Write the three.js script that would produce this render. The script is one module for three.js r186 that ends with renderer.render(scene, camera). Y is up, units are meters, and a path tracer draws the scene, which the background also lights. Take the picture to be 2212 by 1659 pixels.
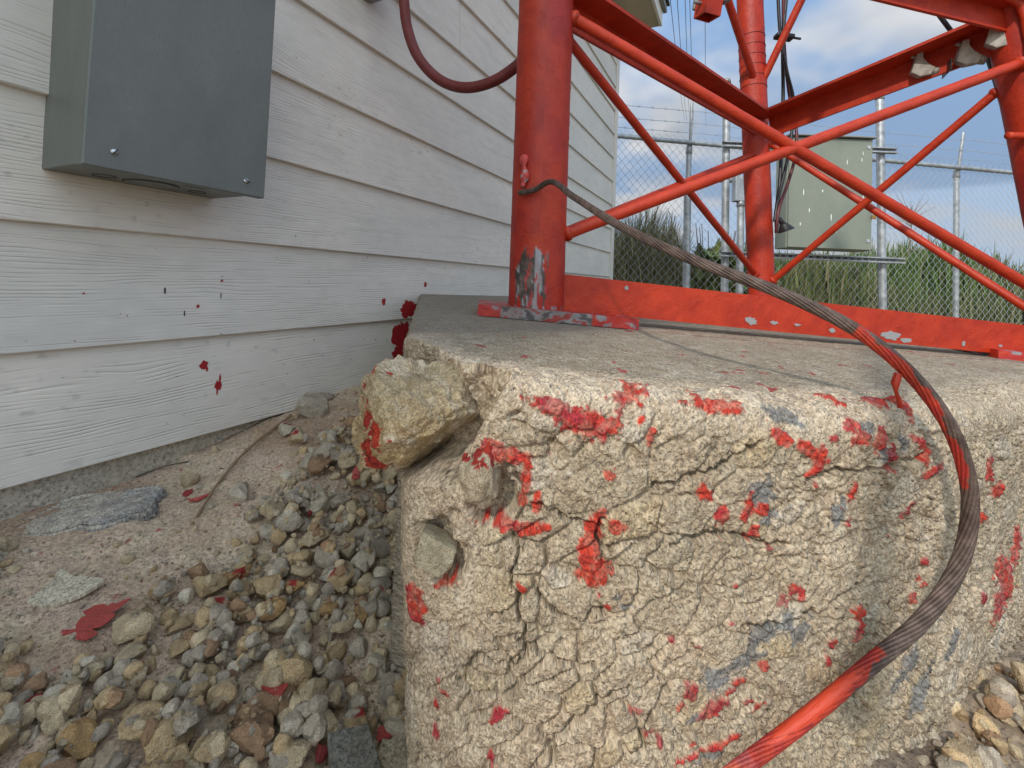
import * as THREE from 'three';
import { ImprovedNoise } from 'three/addons/math/ImprovedNoise.js';
import * as BGU from 'three/addons/utils/BufferGeometryUtils.js';
import { RoundedBoxGeometry } from 'three/addons/geometries/RoundedBoxGeometry.js';

// ------------------------------------------------------------------ camera, sky, sun, exposure
const scene = new THREE.Scene();
const camera = new THREE.PerspectiveCamera(2 * Math.atan(829.5 / 1000) * 180 / Math.PI, 4 / 3, 0.02, 3000);
camera.position.set(0, 0.40, 0);
camera.rotation.order = 'YXZ';
camera.rotation.set(2.0 * Math.PI / 180, 0, 2.3 * Math.PI / 180);
camera.setViewOffset(2212, 1659, 0, 259.5, 2212, 1659);       // rising lens: verticals stay nearly upright
camera.updateProjectionMatrix();
const renderer = new THREE.WebGLRenderer({ antialias: true });
renderer.setSize(1024, 768);
renderer.toneMapping = THREE.LinearToneMapping;
renderer.toneMappingExposure = 1.55;
renderer.shadowMap.enabled = true;
const SUN = new THREE.Vector3(-0.43, 0.62, 0.65).normalize();
const sun = new THREE.DirectionalLight(new THREE.Color(1.0, 0.93, 0.84), 1.75);
sun.position.copy(SUN).multiplyScalar(20); sun.target.position.set(0.3, 0.3, -0.9);
sun.castShadow = true; sun.shadow.radius = 4; sun.shadow.mapSize.set(2048, 2048);
sun.shadow.camera.left = -8; sun.shadow.camera.right = 8; sun.shadow.camera.top = 8; sun.shadow.camera.bottom = -8; sun.shadow.camera.far = 60;
scene.add(sun, sun.target);

// ------------------------------------------------------------------ noise helpers
const P3 = new ImprovedNoise();
const n3 = (x, y, z) => P3.noise(x + 91.3, y + 37.7, z + 53.1);
function fbm(x, y, z, o = 4) { let s = 0, a = 0.5; for (let i = 0; i < o; i++) { s += a * n3(x, y, z); x *= 2.03; y *= 2.03; z *= 2.03; a *= 0.5; } return s; }
function mul32(a) { return () => { a |= 0; a = a + 0x6D2B79F5 | 0; let t = Math.imul(a ^ a >>> 15, 1 | a); t = t + Math.imul(t ^ t >>> 7, 61 | t) ^ t; return ((t ^ t >>> 14) >>> 0) / 4294967296; }; }
const hsh = (i, j, k) => { let h = Math.imul(i, 374761393) ^ Math.imul(j, 668265263) ^ Math.imul(k, 2147483647 ^ 0x5bd1e995); h = Math.imul(h ^ h >>> 13, 1274126177); h ^= h >>> 16; return (h >>> 0) / 4294967296; };
const mod = (a, b) => ((a % b) + b) % b;
function vn(x, y, p, s = 0) {                                            // periodic value noise, -1..1
  const ix = Math.floor(x), iy = Math.floor(y); let fx = x - ix, fy = y - iy; fx = fx * fx * (3 - 2 * fx); fy = fy * fy * (3 - 2 * fy);
  const q = p[0], r = p[1], a = mod(ix, q), b = mod(ix + 1, q), c = mod(iy, r), d = mod(iy + 1, r);
  const v00 = hsh(a, c, s), v10 = hsh(b, c, s), v01 = hsh(a, d, s), v11 = hsh(b, d, s);
  return 2 * (v00 + (v10 - v00) * fx + (v01 - v00) * fy + (v00 - v10 - v01 + v11) * fx * fy) - 1;
}
function vfbm(x, y, px, py, o, s = 0) { let t = 0, a = 0.5; for (let i = 0; i < o; i++) { t += a * vn(x, y, [px, py], s + i); x *= 2; y *= 2; px *= 2; py *= 2; a *= 0.5; } return t; }
const ss = (a, b, x) => { const t = Math.min(1, Math.max(0, (x - a) / (b - a))); return t * t * (3 - 2 * t); };
const mix = (a, b, t) => a + (b - a) * t;
const mix3 = (a, b, t) => [mix(a[0], b[0], t), mix(a[1], b[1], t), mix(a[2], b[2], t)];
const V = (x, y, z) => new THREE.Vector3(x, y, z);
const lin = (r, g, b) => new THREE.Color().setRGB(r, g, b);

// sky: blue air with broken thin cloud, brighter round the veiled sun
{
  const w = 1024, h = 512, d = new Float32Array(w * h * 4);
  for (let j = 0; j < h; j++) for (let i = 0; i < w; i++) {
    const ph = ((i + 0.5) / w - 0.5) * 2 * Math.PI, th = ((j + 0.5) / h - 0.5) * Math.PI;
    const x = Math.cos(ph) * Math.cos(th), y = Math.sin(th), z = Math.sin(ph) * Math.cos(th);
    const e = Math.max(y, 0), cg = x * SUN.x + y * SUN.y + z * SUN.z;
    let c = mix3([0.46, 0.57, 0.72], [0.15, 0.315, 0.60], Math.pow(e, 0.45));
    const k = 1 / (e + 0.22), cx = x * k * 1.5, cz = z * k * 1.5;
    let f = fbm(cx * 1.1 + 2.0, cz * 1.1 + 4.4, 3.1, 6) + 0.35 * fbm(cx * 3.3, cz * 3.3, 8.2, 4);
    let cov = ss(-0.14, 0.34, f) * 0.88;
    const tone = 0.80 + 0.5 * fbm(cx * 2.2 + 7, cz * 2.2, 5.5, 4);
    c = mix3(c, [0.86 * tone, 0.865 * tone, 0.875 * tone], cov);
    const glow = 1.02 + 0.72 * cg + 0.9 * Math.pow(Math.max(0, cg), 3) + 2.4 * Math.pow(Math.max(0, cg), 24);
    const wm = Math.max(0, cg + 0.35); c = [c[0] * glow * (1 + 0.13 * wm), c[1] * glow, c[2] * glow * (1 - 0.19 * wm)];
    if (y < 0) c = mix3(c, [0.30, 0.27, 0.23], ss(0, -0.08, y));
    const o = (j * w + i) * 4; d[o] = c[0]; d[o + 1] = c[1]; d[o + 2] = c[2]; d[o + 3] = 1;
  }
  const t = new THREE.DataTexture(d, w, h, THREE.RGBAFormat, THREE.FloatType);
  t.mapping = THREE.EquirectangularReflectionMapping; t.magFilter = THREE.LinearFilter; t.minFilter = THREE.LinearFilter; t.colorSpace = THREE.LinearSRGBColorSpace; t.needsUpdate = true;
  scene.background = t; scene.environment = t;
}

// ------------------------------------------------------------------ builders
const counts = {};
function numbered(n) { if (!(n in counts)) { counts[n] = 0; return n; } counts[n]++; return n + '_' + String(counts[n]).padStart(3, '0'); }
function sh(m) { m.castShadow = true; m.receiveShadow = true; return m; }
function thing(name, label, category, group) { const g = new THREE.Group(); g.name = numbered(name); g.userData = { label, category }; if (group) g.userData.group = group; scene.add(g); return g; }
function part(name, geo, mat, parent, label) { const m = sh(new THREE.Mesh(geo, mat)); m.name = name; if (label) m.userData.label = label; parent.add(m); return m; }
function one(name, geo, mat, label, category, group) { const m = sh(new THREE.Mesh(geo, mat)); m.name = numbered(name); m.userData = { label, category }; if (group) m.userData.group = group; scene.add(m); return m; }
function setting(name, geo, mat) { const m = sh(new THREE.Mesh(geo, mat)); m.name = name; m.userData = { kind: 'structure' }; scene.add(m); return m; }
function tex(w, h, fn, srgb = true) {
  const d = new Uint8Array(w * h * 4);
  for (let j = 0; j < h; j++) for (let i = 0; i < w; i++) { const c = fn(i / w, j / h), o = (j * w + i) * 4; if (typeof c === 'number') { d[o] = d[o + 1] = d[o + 2] = Math.max(0, Math.min(255, c * 255)); } else for (let k = 0; k < 3; k++) d[o + k] = Math.max(0, Math.min(255, c[k] * 255)); d[o + 3] = 255; }
  const t = new THREE.DataTexture(d, w, h); t.wrapS = t.wrapT = THREE.RepeatWrapping; t.magFilter = THREE.LinearFilter; t.minFilter = THREE.LinearMipmapLinearFilter; t.generateMipmaps = true;
  if (srgb) t.colorSpace = THREE.SRGBColorSpace; t.needsUpdate = true; return t;
}
function rep(t, x, y) { const c = t.clone(); c.repeat.set(x, y); c.needsUpdate = true; return c; }
const std = (o) => new THREE.MeshStandardMaterial(Object.assign({ roughness: 0.85, metalness: 0 }, o));
function setUV(g, fn) { const p = g.attributes.position, uv = new Float32Array(p.count * 2); for (let i = 0; i < p.count; i++) { const r = fn(p.getX(i), p.getY(i), p.getZ(i), i); uv[i * 2] = r[0]; uv[i * 2 + 1] = r[1]; } g.setAttribute('uv', new THREE.BufferAttribute(uv, 2)); return g; }
function setCol(g, fn) { const p = g.attributes.position, c = new Float32Array(p.count * 3); for (let i = 0; i < p.count; i++) { const r = fn(p.getX(i), p.getY(i), p.getZ(i), i); c[i * 3] = r[0]; c[i * 3 + 1] = r[1]; c[i * 3 + 2] = r[2]; } g.setAttribute('color', new THREE.BufferAttribute(c, 3)); return g; }
// tube along a list of points; rad and colour may vary; one smooth closed skin
function tube(pts, r, seg = 10, opt = {}) {
  const n = pts.length, pos = [], uv = [], col = [], idx = []; let len = 0;
  let nrm = null, prevT = null;
  const T = pts.map((p, i) => pts[Math.min(n - 1, i + 1)].clone().sub(pts[Math.max(0, i - 1)]).normalize());
  for (let i = 0; i < n; i++) {
    const t = T[i];
    if (!nrm) { nrm = (opt.up || (Math.abs(t.y) > 0.9 ? V(1, 0, 0) : V(0, 1, 0))).clone(); nrm.sub(t.clone().multiplyScalar(nrm.dot(t))).normalize(); }
    else { nrm.sub(t.clone().multiplyScalar(nrm.dot(t))).normalize(); }
    const b = t.clone().cross(nrm);
    if (i) len += pts[i].distanceTo(pts[i - 1]);
    for (let k = 0; k <= seg; k++) {
      const a = k / seg * Math.PI * 2, ca = Math.cos(a), sa = Math.sin(a);
      const dx = nrm.x * ca + b.x * sa, dy = nrm.y * ca + b.y * sa, dz = nrm.z * ca + b.z * sa;
      let rr = typeof r === 'function' ? r(len, a, i) : r; 
      if (opt.bump) rr += opt.bump(pts[i].x + dx * rr, pts[i].y + dy * rr, pts[i].z + dz * rr);
      pos.push(pts[i].x + dx * rr, pts[i].y + dy * rr, pts[i].z + dz * rr); uv.push(len, a * (typeof r === 'function' ? 0.03 : r));
      if (opt.col) col.push(...opt.col(len, a, pts[i].x + dx * rr, pts[i].y + dy * rr, pts[i].z + dz * rr));
    }
  }
  for (let i = 0; i < n - 1; i++) for (let k = 0; k < seg; k++) { const a = i * (seg + 1) + k, b = a + seg + 1; idx.push(a, a + 1, b, b, a + 1, b + 1); }
  if (opt.caps !== false) for (const [i, f] of [[0, 1], [n - 1, 0]]) {
    const c0 = pos.length / 3; pos.push(pts[i].x, pts[i].y, pts[i].z); uv.push(0, 0); if (opt.col) { const q = i * (seg + 1) * 3; col.push(col[q], col[q + 1], col[q + 2]); }
    for (let k = 0; k < seg; k++) { const a = i * (seg + 1) + k; if (f) idx.push(c0, a + 1, a); else idx.push(c0, a, a + 1); }
  }
  const g = new THREE.BufferGeometry(); g.setAttribute('position', new THREE.Float32BufferAttribute(pos, 3)); g.setAttribute('uv', new THREE.Float32BufferAttribute(uv, 2));
  if (opt.col) g.setAttribute('color', new THREE.Float32BufferAttribute(col, 3));
  g.setIndex(idx); g.computeVertexNormals(); 
  // close the normal seam
  const N = g.attributes.normal; for (let i = 0; i < n; i++) { const a = i * (seg + 1), b = a + seg; const m = V(N.getX(a) + N.getX(b), N.getY(a) + N.getY(b), N.getZ(a) + N.getZ(b)).normalize(); N.setXYZ(a, m.x, m.y, m.z); N.setXYZ(b, m.x, m.y, m.z); }
  return g;
}
function line(a, b, n) { const o = []; for (let i = 0; i <= n; i++) o.push(a.clone().lerp(b, i / n)); return o; }
function curve(pts, n, t = 0.5) { return new THREE.CatmullRomCurve3(pts.map(p => V(...p)), false, 'centripetal', t).getSpacedPoints(n); }
function bx(w, h, d, x = 0, y = 0, z = 0) { const g = new THREE.BoxGeometry(w, h, d); g.translate(x, y, z); return g; }
function rbx(w, h, d, r, x = 0, y = 0, z = 0) { const g = new RoundedBoxGeometry(w, h, d, 2, r); g.translate(x, y, z); return g; }
// a 2-D outline pushed along a straight run from a to b; yDir is the outline's up
function extr(outline, a, b, yDir, side) {
  const dir = b.clone().sub(a), L = dir.length(); dir.normalize(); const up = yDir.clone().sub(dir.clone().multiplyScalar(yDir.dot(dir))).normalize(); const sd = side || dir.clone().cross(up);
  const s = new THREE.Shape(outline.map(p => new THREE.Vector2(p[0], p[1]))); const g = new THREE.ExtrudeGeometry(s, { depth: L, bevelEnabled: false, steps: Math.max(1, Math.round(L / 0.02)) });
  g.applyMatrix4(new THREE.Matrix4().makeBasis(sd, up, dir).setPosition(a)); if (sd.clone().cross(up).dot(dir) < 0) { const ix = g.index; if (!ix) { const p = g.attributes; for (const k in p) { const A = p[k], s2 = A.itemSize; for (let i = 0; i < A.count; i += 3) for (let c = 0; c < s2; c++) { const t = A.array[(i + 1) * s2 + c]; A.array[(i + 1) * s2 + c] = A.array[(i + 2) * s2 + c]; A.array[(i + 2) * s2 + c] = t; } } } }
  return g;
}
// flat ragged blob (paint splash, flake) in its own xy plane
function blob(rx, ry, seed, rough = 0.35, th = 0.0006, n = 26) {
  const s = new THREE.Shape(); for (let i = 0; i <= n; i++) { const a = i / n * Math.PI * 2, r = 1 + rough * 2 * fbm(Math.cos(a) * 1.7 + seed * 3.1, Math.sin(a) * 1.7, seed * 1.7, 4); const x = Math.cos(a) * rx * r, y = Math.sin(a) * ry * r; i ? s.lineTo(x, y) : s.moveTo(x, y); }
  return new THREE.ExtrudeGeometry(s, { depth: th, bevelEnabled: false });
}

// ------------------------------------------------------------------ shared textures and materials
const T = {};
T.grainB = tex(2048, 1024, (u, v) => {           // pressed wood grain of the fibre-cement boards, 2.0 m x 0.5 m
  const w1 = vfbm(u * 6, v * 6, 6, 6, 3, 3), w2 = vfbm(u * 10, v * 24, 10, 24, 2, 11);
  const y = v + 0.045 * w1 + 0.006 * w2;
  const f = 90; const k = Math.abs(mod(y * f, 1) - 0.5) * 2;             // grain rings cut through by the saw
  const gate = ss(-0.15, 0.35, vfbm(u * 26, v * 70, 26, 70, 2, 21) + 0.25 * w1);
  const ridge = 1 - ss(0.0, 0.55, k);
  const fine = vfbm(u * 40, v * 300, 40, 300, 2, 31);
  return 0.62 - 0.5 * ridge * gate + 0.11 * fine;
}, false);
T.boardC = tex(1024, 512, (u, v) => { const a = vfbm(u * 5, v * 4, 5, 4, 5, 41), b = vfbm(u * 60, v * 60, 60, 60, 3, 47), d = ss(0.3, 0.62, vfbm(u * 120, v * 90, 120, 90, 2, 51)); const k = 0.93 + 0.07 * a + 0.03 * b - 0.10 * d * ss(0, 0.4, a); return [k, k * (0.985 - 0.012 * a), k * (0.965 - 0.02 * a)]; });
T.gritB = tex(1024, 1024, (u, v) => 0.5 + 0.55 * vfbm(u * 40, v * 40, 40, 40, 5, 61) - 0.5 * ss(0.28, 0.6, vfbm(u * 70, v * 70, 70, 70, 2, 67)), false);
T.gritC = tex(1024, 1024, (u, v) => { const a = vfbm(u * 12, v * 12, 12, 12, 3, 71), b = vfbm(u * 90, v * 90, 90, 90, 4, 73), s = ss(0.30, 0.5, vfbm(u * 130, v * 130, 130, 130, 2, 79)); const k = 0.86 + 0.10 * a + 0.30 * b - 0.32 * s; return [k, k * (0.99 + 0.03 * a), k * (0.97 + 0.05 * a)]; });
T.sandC = tex(1024, 1024, (u, v) => { const a = vfbm(u * 9, v * 9, 9, 9, 4, 81), b = vfbm(u * 110, v * 110, 110, 110, 4, 83), s = ss(0.16, 0.42, vfbm(u * 200, v * 200, 200, 200, 3, 89) + 0.25 * a); const k = 0.90 + 0.07 * a + 0.20 * b - 0.20 * s; return [k, k * 0.985, k * (0.97 + 0.03 * a)]; });
T.paintB = tex(512, 512, (u, v) => 0.5 + 0.4 * vfbm(u * 10, v * 10, 10, 10, 5, 91) + 0.25 * ss(0.25, 0.5, vfbm(u * 24, v * 24, 24, 24, 2, 97)), false);
T.paintC = tex(512, 512, (u, v) => { const a = vfbm(u * 7, v * 7, 7, 7, 5, 101), b = vfbm(u * 60, v * 60, 60, 60, 3, 103); const k = 0.93 + 0.12 * a + 0.06 * b; return [k, k * (0.94 + 0.15 * a), k * (0.92 + 0.2 * a)]; });
T.galv = tex(512, 512, (u, v) => { const k = 0.85 + 0.2 * vfbm(u * 30, v * 30, 30, 30, 3, 107) + 0.1 * vfbm(u * 4, v * 4, 4, 4, 3, 109); return [k, k, k]; });
const RED = [0.45, 0.030, 0.003];
const M = {
  board: std({ color: lin(0.81, 0.785, 0.735), map: rep(T.boardC, 0.5, 1), bumpMap: rep(T.grainB, 0.5, 2), bumpScale: 0.0016, roughness: 0.62 }),
  trim: std({ color: lin(0.82, 0.79, 0.735), map: rep(T.boardC, 0.7, 1), roughness: 0.55 }),
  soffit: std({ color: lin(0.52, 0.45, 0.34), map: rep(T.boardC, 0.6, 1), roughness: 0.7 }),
  roof: std({ color: lin(0.09, 0.085, 0.08), map: T.gritC }),
  found: std({ color: lin(0.56, 0.51, 0.42), map: rep(T.sandC, 2, 2), bumpMap: rep(T.gritB, 2, 2), bumpScale: 0.0008 }),
  gutter: std({ color: lin(0.24, 0.24, 0.23), roughness: 0.45, metalness: 0.3 }),
  red: std({ color: lin(...RED), map: rep(T.paintC, 6, 6), bumpMap: rep(T.paintB, 8, 8), bumpScale: 0.0011, roughness: 0.55 }),
  redV: std({ vertexColors: true, map: rep(T.paintC, 5, 5), bumpMap: rep(T.paintB, 7, 7), bumpScale: 0.0013, roughness: 0.55 }),
  splash: std({ color: lin(0.33, 0.012, 0.016), roughness: 0.6 }), splashDark: std({ color: lin(0.06, 0.05, 0.045), roughness: 0.8 }),
  flake: std({ color: lin(0.46, 0.065, 0.055), map: rep(T.sandC, 7, 7), roughness: 0.55, side: THREE.DoubleSide }),
  conduit: std({ color: lin(0.16, 0.022, 0.020), map: rep(T.paintC, 8, 8), bumpMap: rep(T.paintB, 10, 10), bumpScale: 0.0006, roughness: 0.6 }),
  box: std({ color: lin(0.185, 0.205, 0.195), map: rep(T.boardC, 1, 1), roughness: 0.48, metalness: 0.15 }),
  zinc: std({ color: lin(0.52, 0.53, 0.54), roughness: 0.35, metalness: 0.85 }), dark: std({ color: lin(0.02, 0.02, 0.02), roughness: 0.6 }),
  galv: std({ color: lin(0.46, 0.48, 0.50), map: T.galv, roughness: 0.45, metalness: 0.55 }),
  wire: std({ color: lin(0.38, 0.41, 0.44), roughness: 0.5, metalness: 0.4 }),
  cabinet: std({ color: lin(0.235, 0.265, 0.225), map: rep(T.boardC, 1, 1), roughness: 0.5 }),
  black: std({ color: lin(0.018, 0.018, 0.022), roughness: 0.45 }),
  cast: std({ color: lin(0.42, 0.385, 0.335), map: rep(T.galv, 3, 3), bumpMap: rep(T.paintB, 6, 6), bumpScale: 0.0006, roughness: 0.55, metalness: 0.15 }),
  concrete: std({ vertexColors: true, map: rep(T.gritC, 8, 8), bumpMap: rep(T.gritB, 9, 9), bumpScale: 0.0022, roughness: 0.93 }),
  ground: std({ vertexColors: true, map: rep(T.sandC, 3.2, 3.2), bumpMap: rep(T.gritB, 4, 4), bumpScale: 0.002, roughness: 0.97 }),
  rope: std({ vertexColors: true, map: rep(T.galv, 20, 20), roughness: 0.62, metalness: 0.15 }),
};
console.log('textures done');

// ------------------------------------------------------------------ ground
const wallDist = (x, z) => (x + 0.711) * 0.8965 + (z + 0.643) * 0.443;          // metres out from the siding plane
const edgeDist = (x, z) => { const ex = 0.209, ez = 1.144, L = Math.hypot(ex, ez); return -((x + 0.084) * ez + (z + 0.344) * ex) / L; };   // metres left of the block's left edge
function groundY(x, z) {
  const d = wallDist(x, z);
  const al = (x + 0.711) * 0.443 - (z + 0.643) * 0.8965; let y = 0.060 - 0.022 * ss(0.42, 0.12, al) - 0.095 * ss(0.02, 0.75, d);
  const right = ss(0.02, 0.30, x);
  y = mix(y, 0.050, right * ss(1.2, 0.2, Math.abs(z + 0.5)));
  y += 0.045 * ss(0.30, 0.05, Math.hypot(x + 0.34, (z + 1.18) * 0.55)); // gravel heaped in the corner by the wall
  const near = ss(3, 1.2, Math.hypot(x, z));
  y += near * (0.020 * fbm(x * 5, 1.3, z * 5, 3) + 0.008 * fbm(x * 19, 4.2, z * 19, 3));
  if (x < 0.1) y += near * 0.010 * ss(0.25, 0.05, Math.abs(edgeDist(x, z)));
  const rr = ss(0.15, 0.5, x) * ss(-0.75, -0.3, z); y += rr * 0.022 * Math.abs(fbm(x * 9 + 3, 2, z * 9, 4)) * 2;
  if (Math.hypot(x, z) > 3) y = mix(y, 0, ss(3, 6, Math.hypot(x, z)));
  return y;
}
{
  const ax = [], az = [];
  const add = (arr, a, b, s) => { for (let v = a; v < b - s * 0.5; v += s) arr.push(v); };
  for (const v of [-900, -300, -100, -40, -15, -6, -3, -1.6]) ax.push(v); add(ax, -1.2, 0.02, 0.0032); add(ax, 0.02, 0.9, 0.0042); add(ax, 0.9, 2.4, 0.05); for (const v of [2.4, 3, 4, 6, 9, 15, 40, 100, 300, 900]) ax.push(v);
  for (const v of [-900, -300, -100, -40, -20, -12, -8, -6, -5, -4, -3.2, -2.6]) az.push(v); add(az, -2.2, -1.7, 0.05); add(az, -1.7, -0.9, 0.006); add(az, -0.9, -0.24, 0.0032); for (const v of [-0.24, -0.1, 0.1, 0.5, 1, 2, 4, 8, 20, 60, 200, 900]) az.push(v);
  const nx = ax.length, nz = az.length, pos = new Float32Array(nx * nz * 3), col = new Float32Array(nx * nz * 3), uv = new Float32Array(nx * nz * 2), idx = [];
  for (let j = 0; j < nz; j++) for (let i = 0; i < nx; i++) {
    const x = ax[i], z = az[j], o = j * nx + i; let y = groundY(x, z); const near = Math.hypot(x, z) < 2.6;
    if (near) y += 0.0024 * fbm(x * 70, 3, z * 70, 3);
    pos[o * 3] = x; pos[o * 3 + 1] = y; pos[o * 3 + 2] = z; uv[o * 2] = x; uv[o * 2 + 1] = z;
    let c = [0.33, 0.25, 0.19];
    if (near) {
      const a = fbm(x * 6, 7, z * 6, 4), b = fbm(x * 22, 9, z * 22, 4);
      c = mix3([0.63, 0.475, 0.35], [0.47, 0.33, 0.225], ss(-0.1, 0.35, a + 0.5 * b));
      c = mix3(c, [0.66, 0.54, 0.385], ss(0.05, 0.35, -a + b) * 0.7);
      const st = Math.hypot((x + 0.565 - (z + 1.0) * -0.3) * 3.2, (z + 1.0)); c = mix3(c, [0.10, 0.045, 0.025], ss(0.14, 0.05, st + 0.12 * b) * 0.85);   // rust-brown stain by the wall
      if (x > 0.1) c = mix3(c, mix3([0.36, 0.29, 0.22], [0.20, 0.155, 0.12], ss(-0.1, 0.3, b)), ss(0.1, 0.3, x));
      const fl = ss(0.46, 0.50, fbm(x * 55 + 9, 2, z * 55, 3) + 0.10 * ss(0.6, 0.2, wallDist(x, z))); c = mix3(c, [0.42, 0.07, 0.07], fl * 0.9);      // specks of fallen paint
    } else c = mix3(c, [0.22, 0.20, 0.10], 0.6);
    col[o * 3] = c[0]; col[o * 3 + 1] = c[1]; col[o * 3 + 2] = c[2];
    if (i < nx - 1 && j < nz - 1) { const a = o, b = o + 1, d = o + nx, e = d + 1; idx.push(a, d, b, b, d, e); }
  }
  const g = new THREE.BufferGeometry(); g.setAttribute('position', new THREE.BufferAttribute(pos, 3)); g.setAttribute('color', new THREE.BufferAttribute(col, 3)); g.setAttribute('uv', new THREE.BufferAttribute(uv, 2)); g.setIndex(idx); g.computeVertexNormals();
  setting('ground', g, M.ground);
}
console.log('ground done');

// ------------------------------------------------------------------ house with lap siding
const house = thing('house', 'small white house with lap siding beside the red tower', 'house');
house.position.set(-0.711, 0, -0.643); house.rotation.y = Math.atan2(0.8965, 0.443);
const EXP = 0.185, Y0 = 0.085, TC = 3.36;
{
  const R = mul32(5);
  part('wall_body', bx(8.3, 2.5, 3.4, TC - 4.15 - 0.03, 1.335, -1.712), M.trim, house);
  part('foundation', setUV(bx(8.28, 0.33, 3.38, TC - 4.16 - 0.03, -0.08, -1.684), (x, y, z) => [x + z, y]), M.found, house);
  const boards = [];
  for (let k = 0; k < 13; k++) {
    const y = Y0 + k * EXP; let t = -4.9, first = true; const cuts = [-4.9, [-2.6, -1.2, -3.4][k % 3] + 0.2 * R(), [1.06, 2.46, 0.26][k % 3] + (k === 0 ? 0.9 : 0) + 0.06 * R(), TC - 0.085];
    if (k % 3 === 1) cuts[2] = 2.35; if (k < 5 && cuts[2] < 1.9) cuts[2] = 2.0 + 0.25 * R();
    for (let c = 0; c < 3; c++) {
      const a = cuts[c] + (c ? 0.0012 : 0), b = cuts[c + 1] - (c < 2 ? 0.0012 : 0);
      const s = new THREE.Shape([[0.010, 0], [0.0205, 0], [0.0222, 0.0016], [0.0095, EXP + 0.028], [-0.0015, EXP + 0.028]].map(p => new THREE.Vector2(p[0], p[1])));
      const n = Math.max(1, Math.round((b - a) / 0.25)); const g = new THREE.ExtrudeGeometry(s, { depth: b - a, bevelEnabled: false, steps: n });
      // outline x -> out of the wall, outline y -> up, depth -> along the wall
      g.applyMatrix4(new THREE.Matrix4().makeBasis(V(0, 0, 1), V(0, 1, 0), V(-1, 0, 0)).setPosition(b, y, 0));
      const ou = R() * 2, ov = R(); setUV(g, (x, yy, z) => [x + ou, yy - y + ov + z * 0.0]);
      part('siding_board', g, M.board, house);
    }
  }
  part('corner_trim', bx(0.083, 2.42, 0.024, TC - 0.0415, Y0 + 1.21, 0.012), M.trim, house);
  part('corner_trim', bx(0.02, 2.42, 0.09, TC - 0.0085, Y0 + 1.21, -0.0455), M.trim, house);
  // eave: soffit, fascia, metal edge, roof
  const tE = TC + 0.14, oE = 0.30, yE = 2.49;
  part('soffit', bx(8.5, 0.012, oE, tE - 4.25, yE, oE / 2 - 0.002), M.soffit, house);
  part('fascia', bx(8.5, 0.16, 0.02, tE - 4.25, yE + 0.07, oE + 0.009), M.trim, house);
  part('drip_edge', bx(8.54, 0.05, 0.03, tE - 4.25, yE + 0.128, oE + 0.036), M.gutter, house);
  const rs = new THREE.Shape([[oE + 0.07, yE + 0.156], [oE + 0.07, yE + 0.18], [-1.7, yE + 0.95], [-3.75, yE + 0.05], [-3.75, yE + 0.02], [-1.7, yE + 0.92]].map(p => new THREE.Vector2(p[0], p[1])));
  const rg = new THREE.ExtrudeGeometry(rs, { depth: 8.6, bevelEnabled: false }); rg.applyMatrix4(new THREE.Matrix4().makeBasis(V(0, 0, 1), V(0, 1, 0), V(-1, 0, 0)).setPosition(tE + 0.03, 0, 0));
  part('roof', rg, M.roof, house);
  // red paint drips and dark specks on the boards (t, y, rx, ry)
  const off = (y) => { const k = Math.floor((y - Y0) / EXP), f = (y - Y0 - k * EXP) / EXP; return mix(0.0222, 0.0112, f) + 0.0004; };
  const slope = Math.atan2(0.0222 - 0.0095, EXP + 0.028);
  const sp = [[0.276, 0.216, 7, 8], [0.304, 0.173, 6, 9], [0.256, 0.328, 3, 3], [0.299, 0.376, 2.4, 3], [0.951, 0.375, 7, 8], [0.758, 0.325, 7, 12], [0.282, 0.207, 2, 4], [0.307, 0.186, 2, 7], [0.302, 0.162, 1.5, 7]];
  sp.forEach(([t, y, rx, ry], i) => { const g = blob(rx / 1000, ry / 1000, i + 3, 0.45, 0.0005); const m = part('paint_splash', g, M.splash, house, 'small red paint splash on the siding'); m.position.set(t, y, off(y)); m.rotation.x = -slope; });
  // the brushed red smear where the slab meets the wall, over two boards
  [[0.868, 0.300, 38, 24, 5], [0.850, 0.222, 34, 52, 8], [0.828, 0.160, 22, 34, 11]].forEach(([t, y, rx, ry, s]) => { const g = blob(rx / 1000, ry / 1000, s, 0.55, 0.0005, 140); const m = part('paint_smear', g, M.splash, house, 'red brush smear on the siding by the slab'); m.position.set(t, y, off(y)); m.rotation.x = -slope; });
  for (let i = 0; i < 70; i++) {
    const t = 0.02 + R() * 1.15, y = Y0 + 0.02 + R() * (i < 45 ? 0.42 : 1.0), r = 0.0006 + 0.0011 * R() * R(); const g = blob(r, r * (1 + (R() < 0.3 ? 2.5 * R() : 0)), i + 40, 0.3, 0.0003, 10);
    const m = part('paint_speck', g, R() < 0.35 ? M.splash : M.splashDark, house); m.position.set(t, y, off(y)); m.rotation.x = -slope; m.rotation.z = (R() - 0.5) * 1.2;
  }
  [[0.2, 0.357, 1.6, 6], [0.298, 0.347, 1, 6], [0.233, 0.316, 1.2, 5]].forEach(([t, y, rx, ry], i) => { const m = part('paint_speck', blob(rx / 1000, ry / 1000, i + 90, 0.3, 0.0004, 14), M.splashDark, house); m.position.set(t, y, off(y)); m.rotation.x = -slope; });
}
console.log('house done');

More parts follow.
